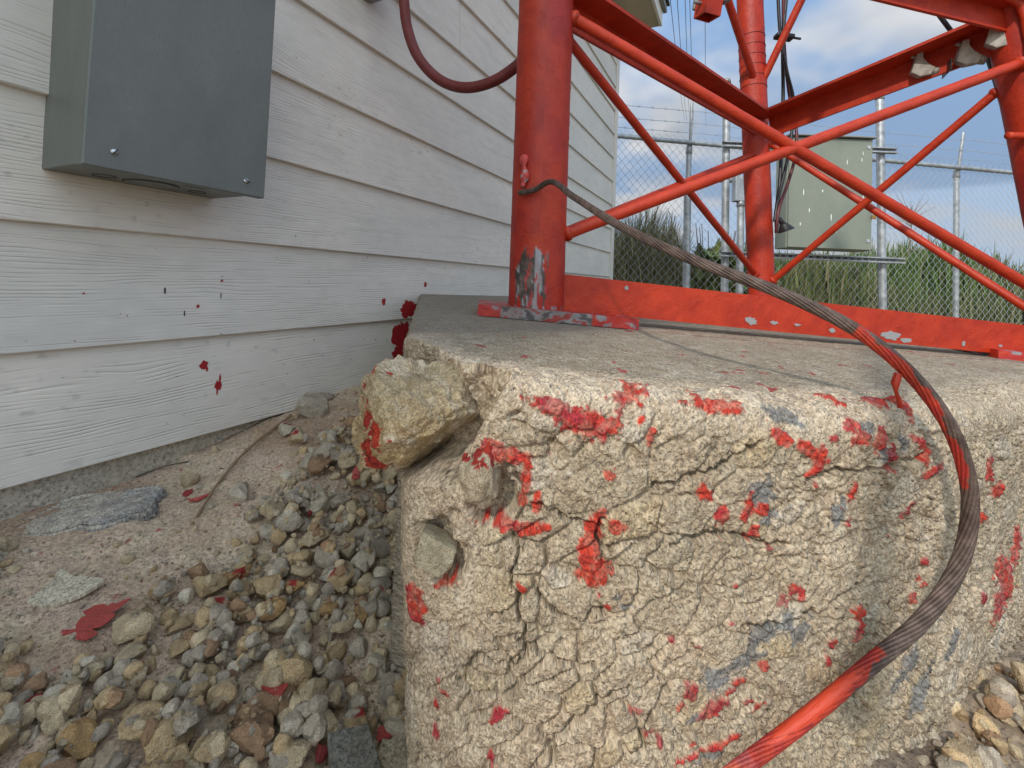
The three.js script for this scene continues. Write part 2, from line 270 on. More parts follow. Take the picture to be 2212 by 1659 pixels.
// ------------------------------------------------------------------ the concrete footing
const topY = (x) => 0.326 - 0.055 * (x - 0.05);
const KP = [[-0.293, 1.488], [-0.093, 0.392], [-0.081, 0.350], [-0.06, 0.338], [-0.019, 0.331], [0.065, 0.321], [0.166, 0.331], [0.282, 0.353], [0.387, 0.396], [0.534, 0.482], [0.663, 0.566], [1.2, 0.87], [1.75, 1.15], [1.62, 2.3], [0.13, 2.36], [-0.293, 1.488]];
const KS = [0]; for (let i = 1; i < KP.length; i++) KS.push(KS[i - 1] + Math.hypot(KP[i][0] - KP[i - 1][0], KP[i][1] - KP[i - 1][1])); const S0 = KS[3]; for (let i = 0; i < KS.length; i++) KS[i] -= S0;
function outline(s) {                                    // smoothed plan curve (x, depth)
  let ax = 0, az = 0, wsum = 0; const span = s > -0.06 && s < 1.2 ? (s < 0.03 ? 0.012 : 0.045) : 0.01;
  for (let k = -3; k <= 3; k++) { const q = Math.max(KS[0], Math.min(KS[KS.length - 1], s + k / 3 * span)); let i = 0; while (i < KS.length - 2 && KS[i + 1] < q) i++; const f = (q - KS[i]) / (KS[i + 1] - KS[i]), w = 4 - Math.abs(k); ax += w * mix(KP[i][0], KP[i + 1][0], f); az += w * mix(KP[i][1], KP[i + 1][1], f); wsum += w; }
  return [ax / wsum, az / wsum];
}
function worley(x, y, z) {                                // F1, F2 and the id of the nearest cell
  const ix = Math.floor(x), iy = Math.floor(y), iz = Math.floor(z); let f1 = 9, f2 = 9, id = 0;
  for (let a = -1; a <= 1; a++) for (let b = -1; b <= 1; b++) for (let c = -1; c <= 1; c++) {
    const i = ix + a, j = iy + b, k = iz + c, h = hsh(i, j, k), px = i + h, py = j + mod(h * 57.31, 1), pz = k + mod(h * 1931.7, 1); const d = (px - x) ** 2 + (py - y) ** 2 + (pz - z) ** 2;
    if (d < f1) { f2 = f1; f1 = d; id = h; } else if (d < f2) f2 = d;
  }
  return [Math.sqrt(f1), Math.sqrt(f2), mod(id * 977.7, 1)];
}
// paint left on the front face: [run mm, height mm, rx, ry, tilt]
const PRED = [[118,303,19.4,7.5,0],[89,312,16,4.5,5],[105,306,9.5,3.8,0],[51,281,11.2,7,20],[66,277,7.8,4.5,0],[75,260,3.9,15.2,5],[84,247,2.9,8.2,0],[63,229,11.7,3.2,0],[79,229,7.7,5,0],[92,231,2.9,2.5,0],[125,231,4.7,9.2,15],[139,234,5.2,3.1,0],[121,216,5.6,11.1,10],[124,203,8.6,6.7,0],[131,200,3.2,4.3,0],[-12,160,9.6,11.5,-15],[-12,172,10.5,2.6,0],[12,182,9.5,1.9,-15],[20,188,2,3.2,0],[141,321,10.5,3.8,10],[207,316,21.2,3.5,8],[221,313,10.4,2.6,10],[164,295,2.7,7.6,15],[154,306,3,3.8,0],[216,240,5.5,7,0],[203,257,6.1,5.1,0],[234,245,4.4,8.4,20],[247,245,4.5,3.9,0],[238,227,4.4,7.7,10],[262,294,10,4.6,25],[283,286,11.8,5.3,30],[293,280,5.5,6.7,10],[313,315,11.4,3.1,20],[364,312,11.7,3.2,5],[397,310,8.8,7.3,10],[329,291,9.1,4.1,0],[323,300,4.9,4.8,0],[351,290,5.7,10.4,20],[363,277,5.8,9.8,15],[398,284,11.3,4.4,20],[405,273,5.7,8.8,0],[413,260,14.2,2.9,-10],[323,251,3.3,8.1,25],[320,231,2.4,4.7,10],[293,272,11.9,2.7,-30],[379,233,9.6,1.8,-35],[290,260,2.4,2.7,0],[274,188,5.4,3.3,0],[279,182,3.1,5.2,10],[264,180,8.3,2.3,-35],[331,165,7.3,4.7,0],[330,149,3.7,6.7,35],[214,108,12.1,4.3,-20],[195,121,4.7,6.2,10],[209,103,6.7,2.5,-20],[189,113,2.7,3.7,10],[59,100,5.8,2.8,-25],[65,104,2.6,1.8,0],[157,112,4.5,2.7,-15],[175,90,3.3,4.9,0],[166,95,4.6,1.5,-45],[200,79,10,1.8,-15],[53,68,3.2,4.3,0],[7,117,2,2.5,0],[6,113,2.4,1.6,0],[10,109,5.4,1.9,20],[4,99,2,4.4,-10],[3,81,2.7,6.9,-15],[77,188,3.8,3.1,0],[73,192,1.9,2.5,0],[135,180,3.2,2.5,0],[129,189,1.6,2.1,0],[517,248,12.3,9.9,15],[548,221,15.9,7.7,10],[505,205,7.1,4.9,0],[465,237,7.6,6.2,10],[569,134,35.8,17.3,35],[549,119,15.8,15.2,20],[605,151,14.9,18.1,20],[512,134,9.6,4.9,20],[305,292,4,1.7,0],[135,268,3.9,2.8,0],[39,260,2.7,4.5,0],[41,270,2.7,7.1,5],[39,244,1.7,4.5,0],[268,178,4.6,1.6,-30],[304,133,3.2,3.9,20],[308,145,2.4,3.3,0],[226,119,4.1,1.6,-20],[240,111,3.7,2.5,0],[233,125,5.8,1.9,-10],[251,135,3,3.2,0],[200,87,4,1.5,-30],[216,83,8.1,2.2,-18],[230,88,5.1,1.6,-20],[248,107,7.4,1.6,-30],[223,168,3.1,1.3,-10],[181,158,2,2.5,0],[227,193,2.5,3.2,0],[252,217,1.9,1.6,0],[199,153,2.7,1.2,-10],[389,166,4.9,4.2,0],[407,189,3.8,2.9,0],[401,177,3.1,3.2,10],[362,216,2.9,1.7,0],[407,171,6.3,2.2,0]];
const PGREY = [[246,256,8.2,9.7,10],[252,238,7.5,3.2,-30],[312,235,6.4,7.4,10],[316,246,2.8,6.7,10],[265,308,15.4,5.3,20],[262,296,8.4,4,0],[230,138,21.8,4.4,-20],[250,158,16.4,5.1,-35],[269,165,7.6,7.7,20],[280,156,10,3.9,-40],[219,126,8.1,2.5,-20],[199,102,7.3,3.1,-30],[210,77,13.4,2.8,-15],[141,187,4.5,1.8,0],[358,278,8.1,5.6,0],[375,285,6,7.1,10],[409,93,25.2,7.1,-35],[384,114,18,10.5,-30],[447,112,20.5,5.2,-40],[338,298,6.7,4.1,0],[148,181,5.2,1.8,0]];
const CRACKS = [[[67,222],[71,213],[70,200],[68,189],[72,178],[78,165],[79,148],[76,138],[67,134]],[[22,115],[41,137],[67,134]],[[129,237],[127,223],[136,220]],[[82,245],[109,235],[130,234]],[[243,290],[215,274],[195,268],[168,262]],[[400,271],[346,268],[313,268],[282,263]],[[152,129],[130,118],[103,90],[98,72]],[[180,125],[166,104],[160,83]],[[84,186],[103,173],[116,171],[135,178]],[[79,148],[101,145],[129,142]],[[339,189],[299,169],[269,165],[232,163]],[[179,221],[216,230],[267,217]]];
const CAV = [[9, 206, 25, 18], [56, 246, 22, 22], [34, 262, 8, 12], [150, 283, 7, 6], [22, 232, 6, 5], [30, 150, 7, 4], [96, 284, 9, 6], [70, 302, 10, 6]];   // hollows: run, height, radius, depth (mm)
function patch(list, sm, ym, wob) { let best = 9; for (const [a, b, rx, ry, t] of list) { const dx = sm - a, dy = ym - b; if (Math.abs(dx) > 60 || Math.abs(dy) > 40) continue; const q = -t * Math.PI / 180, c = Math.cos(q), s = Math.sin(q); const u = (dx * c + dy * s) / (rx * (a < 150 && b > 195 ? 1.25 : 1.0) + 0.3), v = (-dx * s + dy * c) / (ry * (a < 150 && b > 195 ? 1.25 : 1.0) + 0.3); const e = Math.hypot(u, v) + wob; if (e < best) best = e; } return best; }
function crackD(sm, ym) { let best = 99; for (const L of CRACKS) for (let i = 0; i < L.length - 1; i++) { const [ax, ay] = L[i], [cx, cy] = L[i + 1], dx = cx - ax, dy = cy - ay; let t = ((sm - ax) * dx + (ym - ay) * dy) / (dx * dx + dy * dy); t = Math.max(0, Math.min(1, t)); const d = Math.hypot(sm - ax - t * dx, ym - ay - t * dy); if (d < best) best = d; } return best; }
const footing = thing('concrete_footing', 'weathered cracked concrete footing with peeling red paint under the tower', 'concrete footing');
{
  const sl = []; const push = (a, b, st) => { for (let v = a; v < b - st * 0.3; v += st) sl.push(v); };
  push(KS[0], -0.14, 0.011); push(-0.14, 0.5, 0.00105); push(0.5, 0.85, 0.0018); push(0.85, 1.5, 0.006); push(1.5, KS[KS.length - 1], 0.05); sl.push(KS[KS.length - 1]);
  const rows = []; for (let i = 0; i < 285; i++) rows.push([0, i / 285]); for (let i = 0; i < 34; i++) { rows.push([1, i / 34, i > 17]); if (i === 17) rows.push([1, i / 34, true]); } for (let i = 0; i <= 210; i++) rows.push([2, i / 210]);
  const nu = sl.length, nv = rows.length, pos = new Float32Array(nu * nv * 3), col = new Float32Array(nu * nv * 3), uv = new Float32Array(nu * nv * 2), C = [0.5, 1.15];
  for (let i = 0; i < nu; i++) {
    const s = sl[i], P = outline(s), A = outline(s - 0.006), B = outline(s + 0.006);
    let nx = (B[1] - A[1]), nz = (B[0] - A[0]); { const L = Math.hypot(nx, nz) || 1; nx /= L; nz /= L; }     // outward normal in (x, z) with z = -depth
    // run goes left edge -> front -> right with the inside on its left
    const ox = nx, oz = nz;
    const L = Math.hypot(C[0] - P[0], C[1] - P[1]), dx = (C[0] - P[0]) / L, dz = (C[1] - P[1]) / L;
    const front = ss(-0.13, -0.03, s) * ss(1.6, 1.1, s);
    const R = mix(0.012, 0.030, front) * (1 + 0.35 * fbm(s * 9, 3, 1, 3));
    const yt0 = topY(P[0]);
    for (let j = 0; j < nv; j++) {
      const [kind, f, flat] = rows[j]; let a, y, th;
      if (kind === 0) { a = 0; y = mix(-0.06, yt0 - R, f); th = 0; }
      else if (kind === 1) { th = f * Math.PI / 2; a = R * (1 - Math.cos(th)); y = yt0 - R + R * Math.sin(th); }
      else { th = Math.PI / 2; a = mix(R, L, f * f * 0.75 + f * 0.25); y = 0; }
      const sm = s * 1000;
      // the broken-off corner above its ledge
      const led = 0.252 + 0.006 * n3(s * 60, 2, 5) + (s > 0.02 ? (s - 0.02) * 1.9 : 0) + (s < -0.02 ? (s + 0.02) * 0.25 : 0);
      const yq = kind === 2 ? yt0 : y; let cut = 0.052 * ss(-0.19, -0.07, s) * ss(0.085, 0.012, s) * ss(led - 0.004, led + 0.020, yq); if (cut > 0) cut += 0.016 * fbm(s * 40, yq * 40, 6, 4) * ss(0, 0.03, cut);
      const am = Math.max(a, cut); let fr = a < cut ? 1 : 0;
      let px = P[0] + dx * am, pz = P[1] + dz * am; if (kind === 2) y = topY(px); else if (fr && kind === 1) y = Math.min(y, topY(px));
      const batter = kind === 0 ? (1 - f) : 0; if (s < 0.10 && s > -0.2) px += 0.030 * batter * ss(0.1, -0.02, s);
      let disp = 0, c; const x3 = px, y3 = y, z3 = -pz; const vis = s > -0.2 && s < 1.5;
      const topness = th / (Math.PI / 2);
      if (vis) {
        const wx = 0.006 * n3(x3 * 40, y3 * 40, z3 * 40), wy = 0.006 * n3(x3 * 40 + 7, y3 * 40, z3 * 40 + 3);
        const big = ss(0.26, 0.08, s + 0.06 * fbm(s * 8, y * 8, 2, 2)); // coarser stones to the left, finer crazing to the right
        const sk = y3 * 0.45;
        const w1 = worley((x3 + wx - sk) * 34, (y3 + wy) * 44, z3 * 34), w2 = worley((x3 + wx - sk) * 84, (y3 + wy) * 112, z3 * 84);
        const g1 = ss(0.11, 0.02, w1[1] - w1[0]), g2 = ss(0.17, 0.03, w2[1] - w2[0]);
        const gate1 = ss(-0.40, 0.05, fbm(x3 * 14, y3 * 14, z3 * 14 + 4, 2)), gate2 = ss(-0.35, 0.15, fbm(x3 * 20 + 5, y3 * 20, z3 * 20, 2));
        const face = 1 - topness, smooth = ss(0.075, 0.03, s) * ss(0.13, 0.17, y) * 0.75;       // sandy mortar by the broken corner
        const wkF = face * (1 - smooth);
        disp += wkF * (-0.0052 * g1 * gate1 * (0.45 + 0.55 * big) - 0.0021 * g2 * gate2 * (1.1 - 0.5 * big) + 0.0011 * (w1[2] - 0.5) * (1 - g1) * (0.3 + 0.7 * big) + 0.0006 * (w2[2] - 0.5) * (1 - g2) + 0.0022 * (0.5 - w1[0]) * big);
        disp += (0.0065 * face + 0.002 * topness) * fbm(x3 * 11, y3 * 11, z3 * 11, 3) + (0.0021 * face + 0.0030 * topness) * fbm(x3 * 60, y3 * 60, z3 * 60, 4) + 0.0012 * fbm(x3 * 230, y3 * 230, z3 * 230, 3);
        const edge = ss(0.10, 0.03, a) * topness * front; disp += edge * (0.012 * fbm(x3 * 28, 2, z3 * 28, 4) - 0.003 * ss(0.1, 0.4, fbm(x3 * 60, 9, z3 * 60, 3)));
        const pit = ss(0.33, 0.5, fbm(x3 * 120, y3 * 120, z3 * 120 + 9, 3)); disp -= 0.0022 * pit;
        // colour
        const e1 = fbm(x3 * 7 + 3, y3 * 7, z3 * 7, 4), e2 = fbm(x3 * 45, y3 * 45, z3 * 45, 4);
        const olive = [0.44, 0.362, 0.262], beige = [0.63, 0.51, 0.38], gry = [0.40, 0.335, 0.25];
        c = mix3(olive, beige, Math.min(1, 0.20 + 0.5 * ss(-0.2, 0.4, e1) + 0.6 * e2));
        c = mix3(c, beige, ss(0.07, 0.02, s + 0.03 * e1) * ss(0.10, 0.16, y) * 0.85);
        if (w1[2] > 0.90) c = mix3(c, [0.55, 0.43, 0.26], 0.5 * wkF * (1 - g1)); else if (w1[2] < 0.09) c = mix3(c, [0.56, 0.50, 0.42], 0.55 * wkF * (1 - g1));
        c = mix3(c, c.map(q => q * (0.90 + 0.20 * w2[2])), wkF);
        const tg = mix3(gry, [0.48, 0.41, 0.32], ss(-0.1, 0.4, e1 + e2)); c = mix3(c, tg, topness * ss(0.015, 0.085, a + 0.05 * e1 + 0.04 * e2));
        c = mix3(c, [0.68, 0.56, 0.43], 0.8 * ss(0.09, 0.05, a + 0.03 * e2 + 0.03 * e1) * ss(-0.035, 0.0, y - yt0) * front * (1 - 0.6 * ss(0.30, 0.5, s)));
        if (fr) c = mix3([0.62, 0.50, 0.37], [0.47, 0.37, 0.26], ss(-0.2, 0.3, e2));
        if (topness < 0.95 || a < 0.045) {
          const ym = kind === 2 ? yt0 * 1000 + (a - R) * 300 : y * 1000 + (kind === 1 ? 0 : 0);
          const wob = 1.25 * fbm(x3 * 62, y3 * 62, z3 * 62, 4) + 0.95 * fbm(x3 * 210, y3 * 210, z3 * 210, 3);
          const gp = patch(PGREY, sm, ym, wob); if (gp < 1) { c = mix3(c, [0.20, 0.205, 0.215], 0.85 * ss(1.0, 0.85, gp)); }
          const rp = patch(PRED, sm, ym, wob); if (rp < 1) { const k = ss(1.0, 0.88, rp) * (0.72 + 0.28 * ss(-0.15, 0.1, fbm(x3 * 150, y3 * 150, z3 * 150, 3) + 0.25 * n3(sm * 0.05, ym * 0.05, 3))); c = mix3(c, mix3([0.60, 0.050, 0.026], [0.42, 0.03, 0.045], ss(-0.25, 0.3, e2 + 0.8 * e1 + 0.3 * n3(s * 90, y * 90, 4))), k); disp = disp * (1 - 0.25 * k) + 0.0014 * k; } else if (rp < 3.2 && fbm(x3 * 330, y3 * 330, z3 * 330 + 7, 2) > 0.30 + 0.05 * rp) c = mix3(c, [0.46, 0.06, 0.06], 0.85);
          for (const [ca, cb, cr, cd] of CAV) { const q = Math.hypot(sm - ca, ym - cb) / cr + 0.9 * fbm(x3 * 45, y3 * 45, z3 * 45 + 2, 4); if (q < 1) disp -= cd / 1000 * ss(1, 0.45, q); }
          const cd2 = crackD(sm + 9 * fbm(x3 * 90, y3 * 90, z3 * 90, 3), ym + 9 * fbm(x3 * 90 + 5, y3 * 90, z3 * 90, 3)); const cw = 1.0 + 0.9 * n3(x3 * 50, y3 * 50, 1); if (cd2 < 3.2) disp -= 0.009 * ss(cw + 1.0, cw * 0.4, cd2);
        }
        if (kind === 2 && a > 0.03) {                      // paint flecks trodden into the top
          const q = fbm(x3 * 42 + 3, 1, z3 * 26, 3) + 0.5 * fbm(x3 * 120, 4, z3 * 70, 2); if (q > 0.36) c = mix3(c, [0.42, 0.05, 0.05], 0.9 * ss(0.36, 0.40, q));
          const q2 = fbm(x3 * 40 + 13, 1, z3 * 24 + 8, 3); if (q2 > 0.36) c = mix3(c, [0.55, 0.50, 0.44], 0.7 * ss(0.36, 0.42, q2)); else if (q2 < -0.40) c = mix3(c, [0.12, 0.10, 0.085], 0.7 * ss(-0.40, -0.46, q2));
          const gsp = Math.hypot((px - (-0.012)) / 0.05, (pz - 0.84) / 0.03); if (gsp < 1.2) c = mix3(c, [0.19, 0.195, 0.21], ss(1.1, 0.9, gsp + 0.4 * e2));
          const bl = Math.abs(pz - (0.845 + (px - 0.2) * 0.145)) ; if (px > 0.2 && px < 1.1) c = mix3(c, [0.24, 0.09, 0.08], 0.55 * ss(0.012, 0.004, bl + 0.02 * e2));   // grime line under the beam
        }
      } else c = [0.33, 0.28, 0.22];
      const ct = Math.cos(th), st2 = Math.sin(th);
      const o = i * nv + j; pos[o * 3] = px + ox * disp * ct; pos[o * 3 + 1] = y + disp * st2; pos[o * 3 + 2] = -pz + oz * disp * ct;
      col[o * 3] = c[0]; col[o * 3 + 1] = c[1]; col[o * 3 + 2] = c[2];
      if (kind === 2 || flat) { uv[o * 2] = px; uv[o * 2 + 1] = pz; } else { uv[o * 2] = s; uv[o * 2 + 1] = y; }
    }
  }
  const idx = new Uint32Array((nu - 1) * (nv - 2) * 6); let q = 0;
  for (let i = 0; i < nu - 1; i++) for (let j = 0; j < nv - 1; j++) { if (j === 285 + 17) continue; const a = i * nv + j, b = a + nv; idx[q++] = a; idx[q++] = b; idx[q++] = a + 1; idx[q++] = b; idx[q++] = b + 1; idx[q++] = a + 1; }
  const g = new THREE.BufferGeometry(); g.setAttribute('position', new THREE.BufferAttribute(pos, 3)); g.setAttribute('color', new THREE.BufferAttribute(col, 3)); g.setAttribute('uv', new THREE.BufferAttribute(uv, 2)); g.setIndex(new THREE.BufferAttribute(idx, 1)); g.computeVertexNormals();
  { const j0 = 285 + 17, N = g.attributes.normal; for (let i = 0; i < nu; i++) { const a = i * nv + j0, b = a + 1, m = V(N.getX(a) + N.getX(b), N.getY(a) + N.getY(b), N.getZ(a) + N.getZ(b)).normalize(); N.setXYZ(a, m.x, m.y, m.z); N.setXYZ(b, m.x, m.y, m.z); } }
  part('block', g, M.concrete, footing);
  console.log('footing', nu, nv, nu * nv * 2);
}

// ------------------------------------------------------------------ rocks
function rockGeo(seed, det, o = {}) {                   // a broken stone: flat breaks, softened edges, grain
  const R = mul32(seed), g0 = new THREE.IcosahedronGeometry(1, det); g0.deleteAttribute('uv'); g0.deleteAttribute('normal'); const g = BGU.mergeVertices(g0, 1e-4), p = g.attributes.position; const pl = [];
  const np = o.planes || 10; for (let i = 0; i < np; i++) { const z = 2 * R() - 1, a = R() * 6.283, q = Math.sqrt(1 - z * z); pl.push([q * Math.cos(a), z, q * Math.sin(a), (o.hmin ?? 0.62) + (o.hvar ?? 0.33) * R()]); } if (o.cuts) pl.push(...o.cuts);
  const K = o.soft || 16, sx = o.size || [1, 1, 1], off = R() * 50;
  for (let i = 0; i < p.count; i++) {
    const x = p.getX(i), y = p.getY(i), z = p.getZ(i); let acc = 1;                    // 1 = the ball itself
    for (const [a, b, c, h] of pl) { const d = a * x + b * y + c * z; if (d > 0.05) acc += Math.pow(d / h, K); }
    let r = Math.pow(acc, -1 / K); r *= 1 + (o.rough ?? 0.10) * fbm(x * 2.1 + off, y * 2.1, z * 2.1, 4) + (o.fine ?? 0.04) * fbm(x * 9 + off, y * 9, z * 9, 3);
    p.setXYZ(i, x * r * sx[0], y * r * sx[1], z * r * sx[2]);
  }
  g.computeVertexNormals(); setUV(g, (x, y, z) => { const L = Math.hypot(x / sx[0], y / sx[1], z / sx[2]) || 1; return [Math.atan2(z / sx[2], x / sx[0]) / 6.2832 * 3, Math.asin(Math.max(-1, Math.min(1, y / sx[1] / L))) / 3.1416 * 1.5]; });
  return g;
}
const paintC = (x, y, z) => mix3([0.52, 0.045, 0.016], [0.40, 0.028, 0.022], ss(-0.2, 0.2, fbm(x * 60, y * 60, z * 60, 2)));
M.rockV = std({ vertexColors: true, map: rep(T.gritC, 1, 1), bumpMap: rep(T.gritB, 1, 1), bumpScale: 0.0012, roughness: 0.93 });
// the loose broken corner of the footing, resting on its ledge
{
  const g = rockGeo(77, 44, { planes: 2, soft: 90, rough: 0.36, fine: 0.075, size: [0.060, 0.058, 0.062], cuts: [[-0.35, -0.62, 0.70, 0.50], [0.50, -0.72, 0.48, 0.30], [-0.86, 0.22, 0.46, 0.60], [0.22, 0.93, 0.28, 0.56], [-0.25, 0.52, 0.82, 0.62], [0.35, 0.10, 0.93, 0.60], [0, -1, 0, 0.66], [0.93, 0.30, 0.2, 0.72], [0.1, -0.2, 0.97, 0.66]] });
  setCol(g, (x, y, z) => { const a = fbm(x * 18, y * 18, z * 18, 4), b = fbm(x * 70, y * 70, z * 70, 4); let c = mix3([0.66, 0.54, 0.39], [0.43, 0.35, 0.23], ss(-0.15, 0.3, a + 0.5 * b)); c = mix3(c, [0.60, 0.41, 0.18], 0.7 * ss(0.1, -0.03, y + 0.022 + 0.02 * a) * ss(-0.1, 0.2, b + a)); const k = Math.hypot((x + 0.036) / 0.014, (y - 0.002) / 0.030) + 2.2 * b + 1.2 * a; return k < 1.05 && z > -0.02 ? mix3(c, paintC(x, y, z), ss(1.05, 0.95, k)) : c; });
  const m = one('broken_corner_chunk', g, M.rockV, 'large tan broken concrete chunk at the footing corner with red paint on its left side', 'concrete chunk'); m.position.set(-0.068, 0.284, -0.368); m.rotation.set(0.05, 0.1, 0.05);
  const g2 = rockGeo(31, 14, { planes: 0, soft: 90, rough: 0.10, size: [0.021, 0.023, 0.016], cuts: [[0.8, 0.6, 0, 0.5], [-0.75, -0.66, 0, 0.5], [0.72, -0.69, 0, 0.62], [-0.65, 0.75, 0, 0.62], [0.1, 0.05, 0.99, 0.6], [0, 0.1, -1, 0.6]] }); setCol(g2, (x, y, z) => { const b = fbm(x * 90, y * 90, z * 90, 3); return mix3([0.58, 0.51, 0.36], [0.44, 0.38, 0.26], ss(-0.2, 0.3, b)); });
  const s2 = one('embedded_stone', g2, M.rockV, 'smooth buff stone lodged in the hollow of the footing corner', 'stone'); s2.position.set(-0.046, 0.203, -0.341); s2.rotation.z = 0.5;
  const g3 = rockGeo(35, 14, { planes: 6, soft: 60, rough: 0.25, fine: 0.1, size: [0.0150, 0.024, 0.013] }); setCol(g3, (x, y, z) => { const b = fbm(x * 90, y * 90, z * 90, 3); const c = mix3([0.60, 0.50, 0.37], [0.40, 0.33, 0.23], ss(-0.2, 0.3, b)); return y > 0.008 + 0.02 * b && b > -0.12 ? paintC(x, y, z) : c; });
  const s3 = one('embedded_stone', g3, M.rockV, 'protruding stone with red painted top beside the hollow in the footing', 'stone'); s3.position.set(-0.016, 0.262, -0.335);
}

// ------------------------------------------------------------------ red lattice tower
const tower = thing('lattice_tower', 'red painted steel lattice tower standing on the concrete footing', 'tower');
const leg1 = (y) => V(0.051 - 0.004 * (y - 0.35), y, -0.93), leg2 = (y) => V(0.886 - 0.062 * (y - 0.5), y, -1.65), leg3 = (y) => V(1.362 - 0.20 * (y - 0.26), y, -1.10);
const LR = 0.0555, lump = (x, y, z) => 0.0010 * fbm(x * 26, y * 18, z * 26, 3) + 0.0012 * ss(0.28, 0.42, fbm(x * 55, y * 55, z * 55, 2));
function legCol(chips) {
  return (len, a, x, y, z) => {
    const q = fbm(x * 9, y * 5, z * 9, 3); let c = mix3(RED, [0.36, 0.016, 0.010], ss(-0.2, 0.3, q)); c = mix3(c, [0.50, 0.036, 0.008], 0.8 * ss(0.05, 0.4, fbm(x * 14 + 4, y * 9, z * 14, 3)));
    if (chips) {
      const ang = Math.atan2(x - 0.051, z + 0.93);                  // 0 faces the viewer, minus is left
      const band = ss(0.52, 0.42, y) * ss(0.325, 0.35, y) * ss(-1.10, -0.80, ang) * ss(0.62, 0.15, ang); const st = fbm(ang * 5.2, y * 17, 3, 4) + 0.35 * fbm(ang * 20, y * 55, 7, 3);
      const cut = mix(0.9, -0.17, band) + (y < 0.37 ? 0.1 : 0);
      if (st > cut) { const gr = ss(-0.22, -0.05, ang) * ss(0.10, -0.02, ang) > 0.3 || fbm(ang * 9, y * 30, 1, 3) > 0.2; c = gr ? [0.34, 0.345, 0.37] : mix3([0.055, 0.045, 0.04], [0.16, 0.12, 0.10], ss(-0.2, 0.3, fbm(x * 90, y * 60, z * 90, 3))); }
      else if (st > cut - 0.05) c = [0.50, 0.06, 0.07];
      if (y < 0.352 && fbm(x * 60, y * 60, z * 60, 3) > 0.05) c = [0.24, 0.245, 0.26];
    }
    return c;
  };
}
const pole = (f, y0, y1, r, chips) => tube(line(f(y0), f(y1), chips ? 260 : 150), r, chips ? 120 : 72, { bump: lump, col: legCol(chips), up: V(0, 0, 1) });
part('leg', pole(leg1, 0.325, 1.6, LR, true), M.redV, tower, 'front leg with chipped grey patches near its base');
part('leg', pole(leg2, 0.27, 2.6, 0.0435, false), M.redV, tower); part('leg', pole(leg3, 0.25, 2.6, 0.054, false), M.redV, tower);
{
  const upper = tube(line(leg1(1.6), leg1(2.8), 4), LR, 36, { up: V(0, 0, 1), col: legCol(false) }); part('leg_extension', upper, M.redV, tower);
  // scored rings round the rear leg
  for (let i = 0; i < 6; i++) { const y = 1.125 + i * 0.037, c = leg2(y), pts = []; for (let k = 0; k <= 40; k++) { const a = k / 40 * 6.2832; pts.push(V(c.x + Math.cos(a) * 0.0443, y + 0.003 * Math.sin(a), c.z + Math.sin(a) * 0.0443)); } part('scored_ring', tube(pts, 0.0008, 5, { caps: false }), M.dark, tower); }
  const collar = (p, q, r, f) => { for (let i = 0; i < 400; i++) { const w = V(...p).lerp(V(...q), i / 1200), c = f(w.y); if (Math.hypot(w.x - c.x, w.z - c.z) > (f === leg2 ? 0.0435 : LR) + 0.001) { const d = V(...q).sub(V(...p)).normalize(); part('weld_bead', tube(line(w.clone().addScaledVector(d, -0.008), w.clone().addScaledVector(d, 0.008), 10), (l) => r * (1.02 + 0.34 * Math.sin(Math.PI * Math.min(1, l / 0.016))), 22, { bump: (x, y, z) => 0.0022 * fbm(x * 130, y * 130, z * 130, 3) }), M.red, tower); return; } } };
  const brace = (a, b, r, n = 60) => { const fa = [leg1, leg2, leg3].reduce((m, f) => (f(a[1]).distanceTo(V(...a)) < m(a[1]).distanceTo(V(...a)) ? f : m)), fb = [leg1, leg2, leg3].reduce((m, f) => (f(b[1]).distanceTo(V(...b)) < m(b[1]).distanceTo(V(...b)) ? f : m)); if (a[1] < 1.05) collar(a, b, r, fa); if (b[1] < 1.05) collar(b, a, r, fb); return part('brace', tube(line(V(...a), V(...b), n), r, 26, { bump: (x, y, z) => 0.0007 * fbm(x * 40, y * 40, z * 40, 3) + 0.0012 * ss(0.3, 0.42, fbm(x * 45 + 3, y * 45, z * 45, 2)) }), M.red, tower); };
  brace([0.055, 0.958, -0.915], [1.335, 0.372, -1.09], 0.0122, 90); brace([0.060, 0.477, -0.915], [1.215, 0.974, -1.075], 0.0122, 90);
  brace([0.075, 0.927, -0.94], [0.885, 0.437, -1.651], 0.0105); brace([0.075, 0.487, -0.936], [0.862, 0.892, -1.651], 0.0105);
  brace([0.872, 0.955, -1.655], [1.335, 0.320, -1.105], 0.0105); brace([0.883, 0.390, -1.655], [1.218, 0.955, -1.11], 0.0105);
  brace([0.852, 1.13, -1.64], [0.30, 1.72, -1.13], 0.0125); brace([0.855, 1.105, -1.645], [1.03, 1.68, -1.40], 0.0125);
  brace([0.068, 0.985, -0.92], [1.15, 1.70, -1.06], 0.0155); brace([1.215, 1.09, -1.08], [0.06, 1.72, -0.92], 0.0155);
  // angle iron girts: top flange towards the viewer, web hanging behind it
  const girt = (a, b, w, side, lab) => { const t = 0.008, o = [[0, 0], [w, 0], [w, -t], [t, -t], [t, -w], [0, -w]]; const A = V(...a), B = V(...b); const g = extr(o, A, B, V(0, 1, 0), side); const dir = B.clone().sub(A).normalize(); setUV(g, (x, y, z) => [(x - A.x) * dir.x + (z - A.z) * dir.z, y + (x - A.x) * dir.z - (z - A.z) * dir.x]); part('angle_girt', BGU.toCreasedNormals(g, 0.4), M.red, tower, lab); };
  const d12 = V(0.80, 0, -0.72).normalize(), s12 = V(-d12.z, 0, d12.x), d23 = V(0.33, 0, 0.55).normalize(), s23 = V(-d23.z, 0, d23.x).multiplyScalar(-1), d13 = V(1.15, 0, -0.17).normalize(), s13 = V(-d13.z, 0, d13.x);
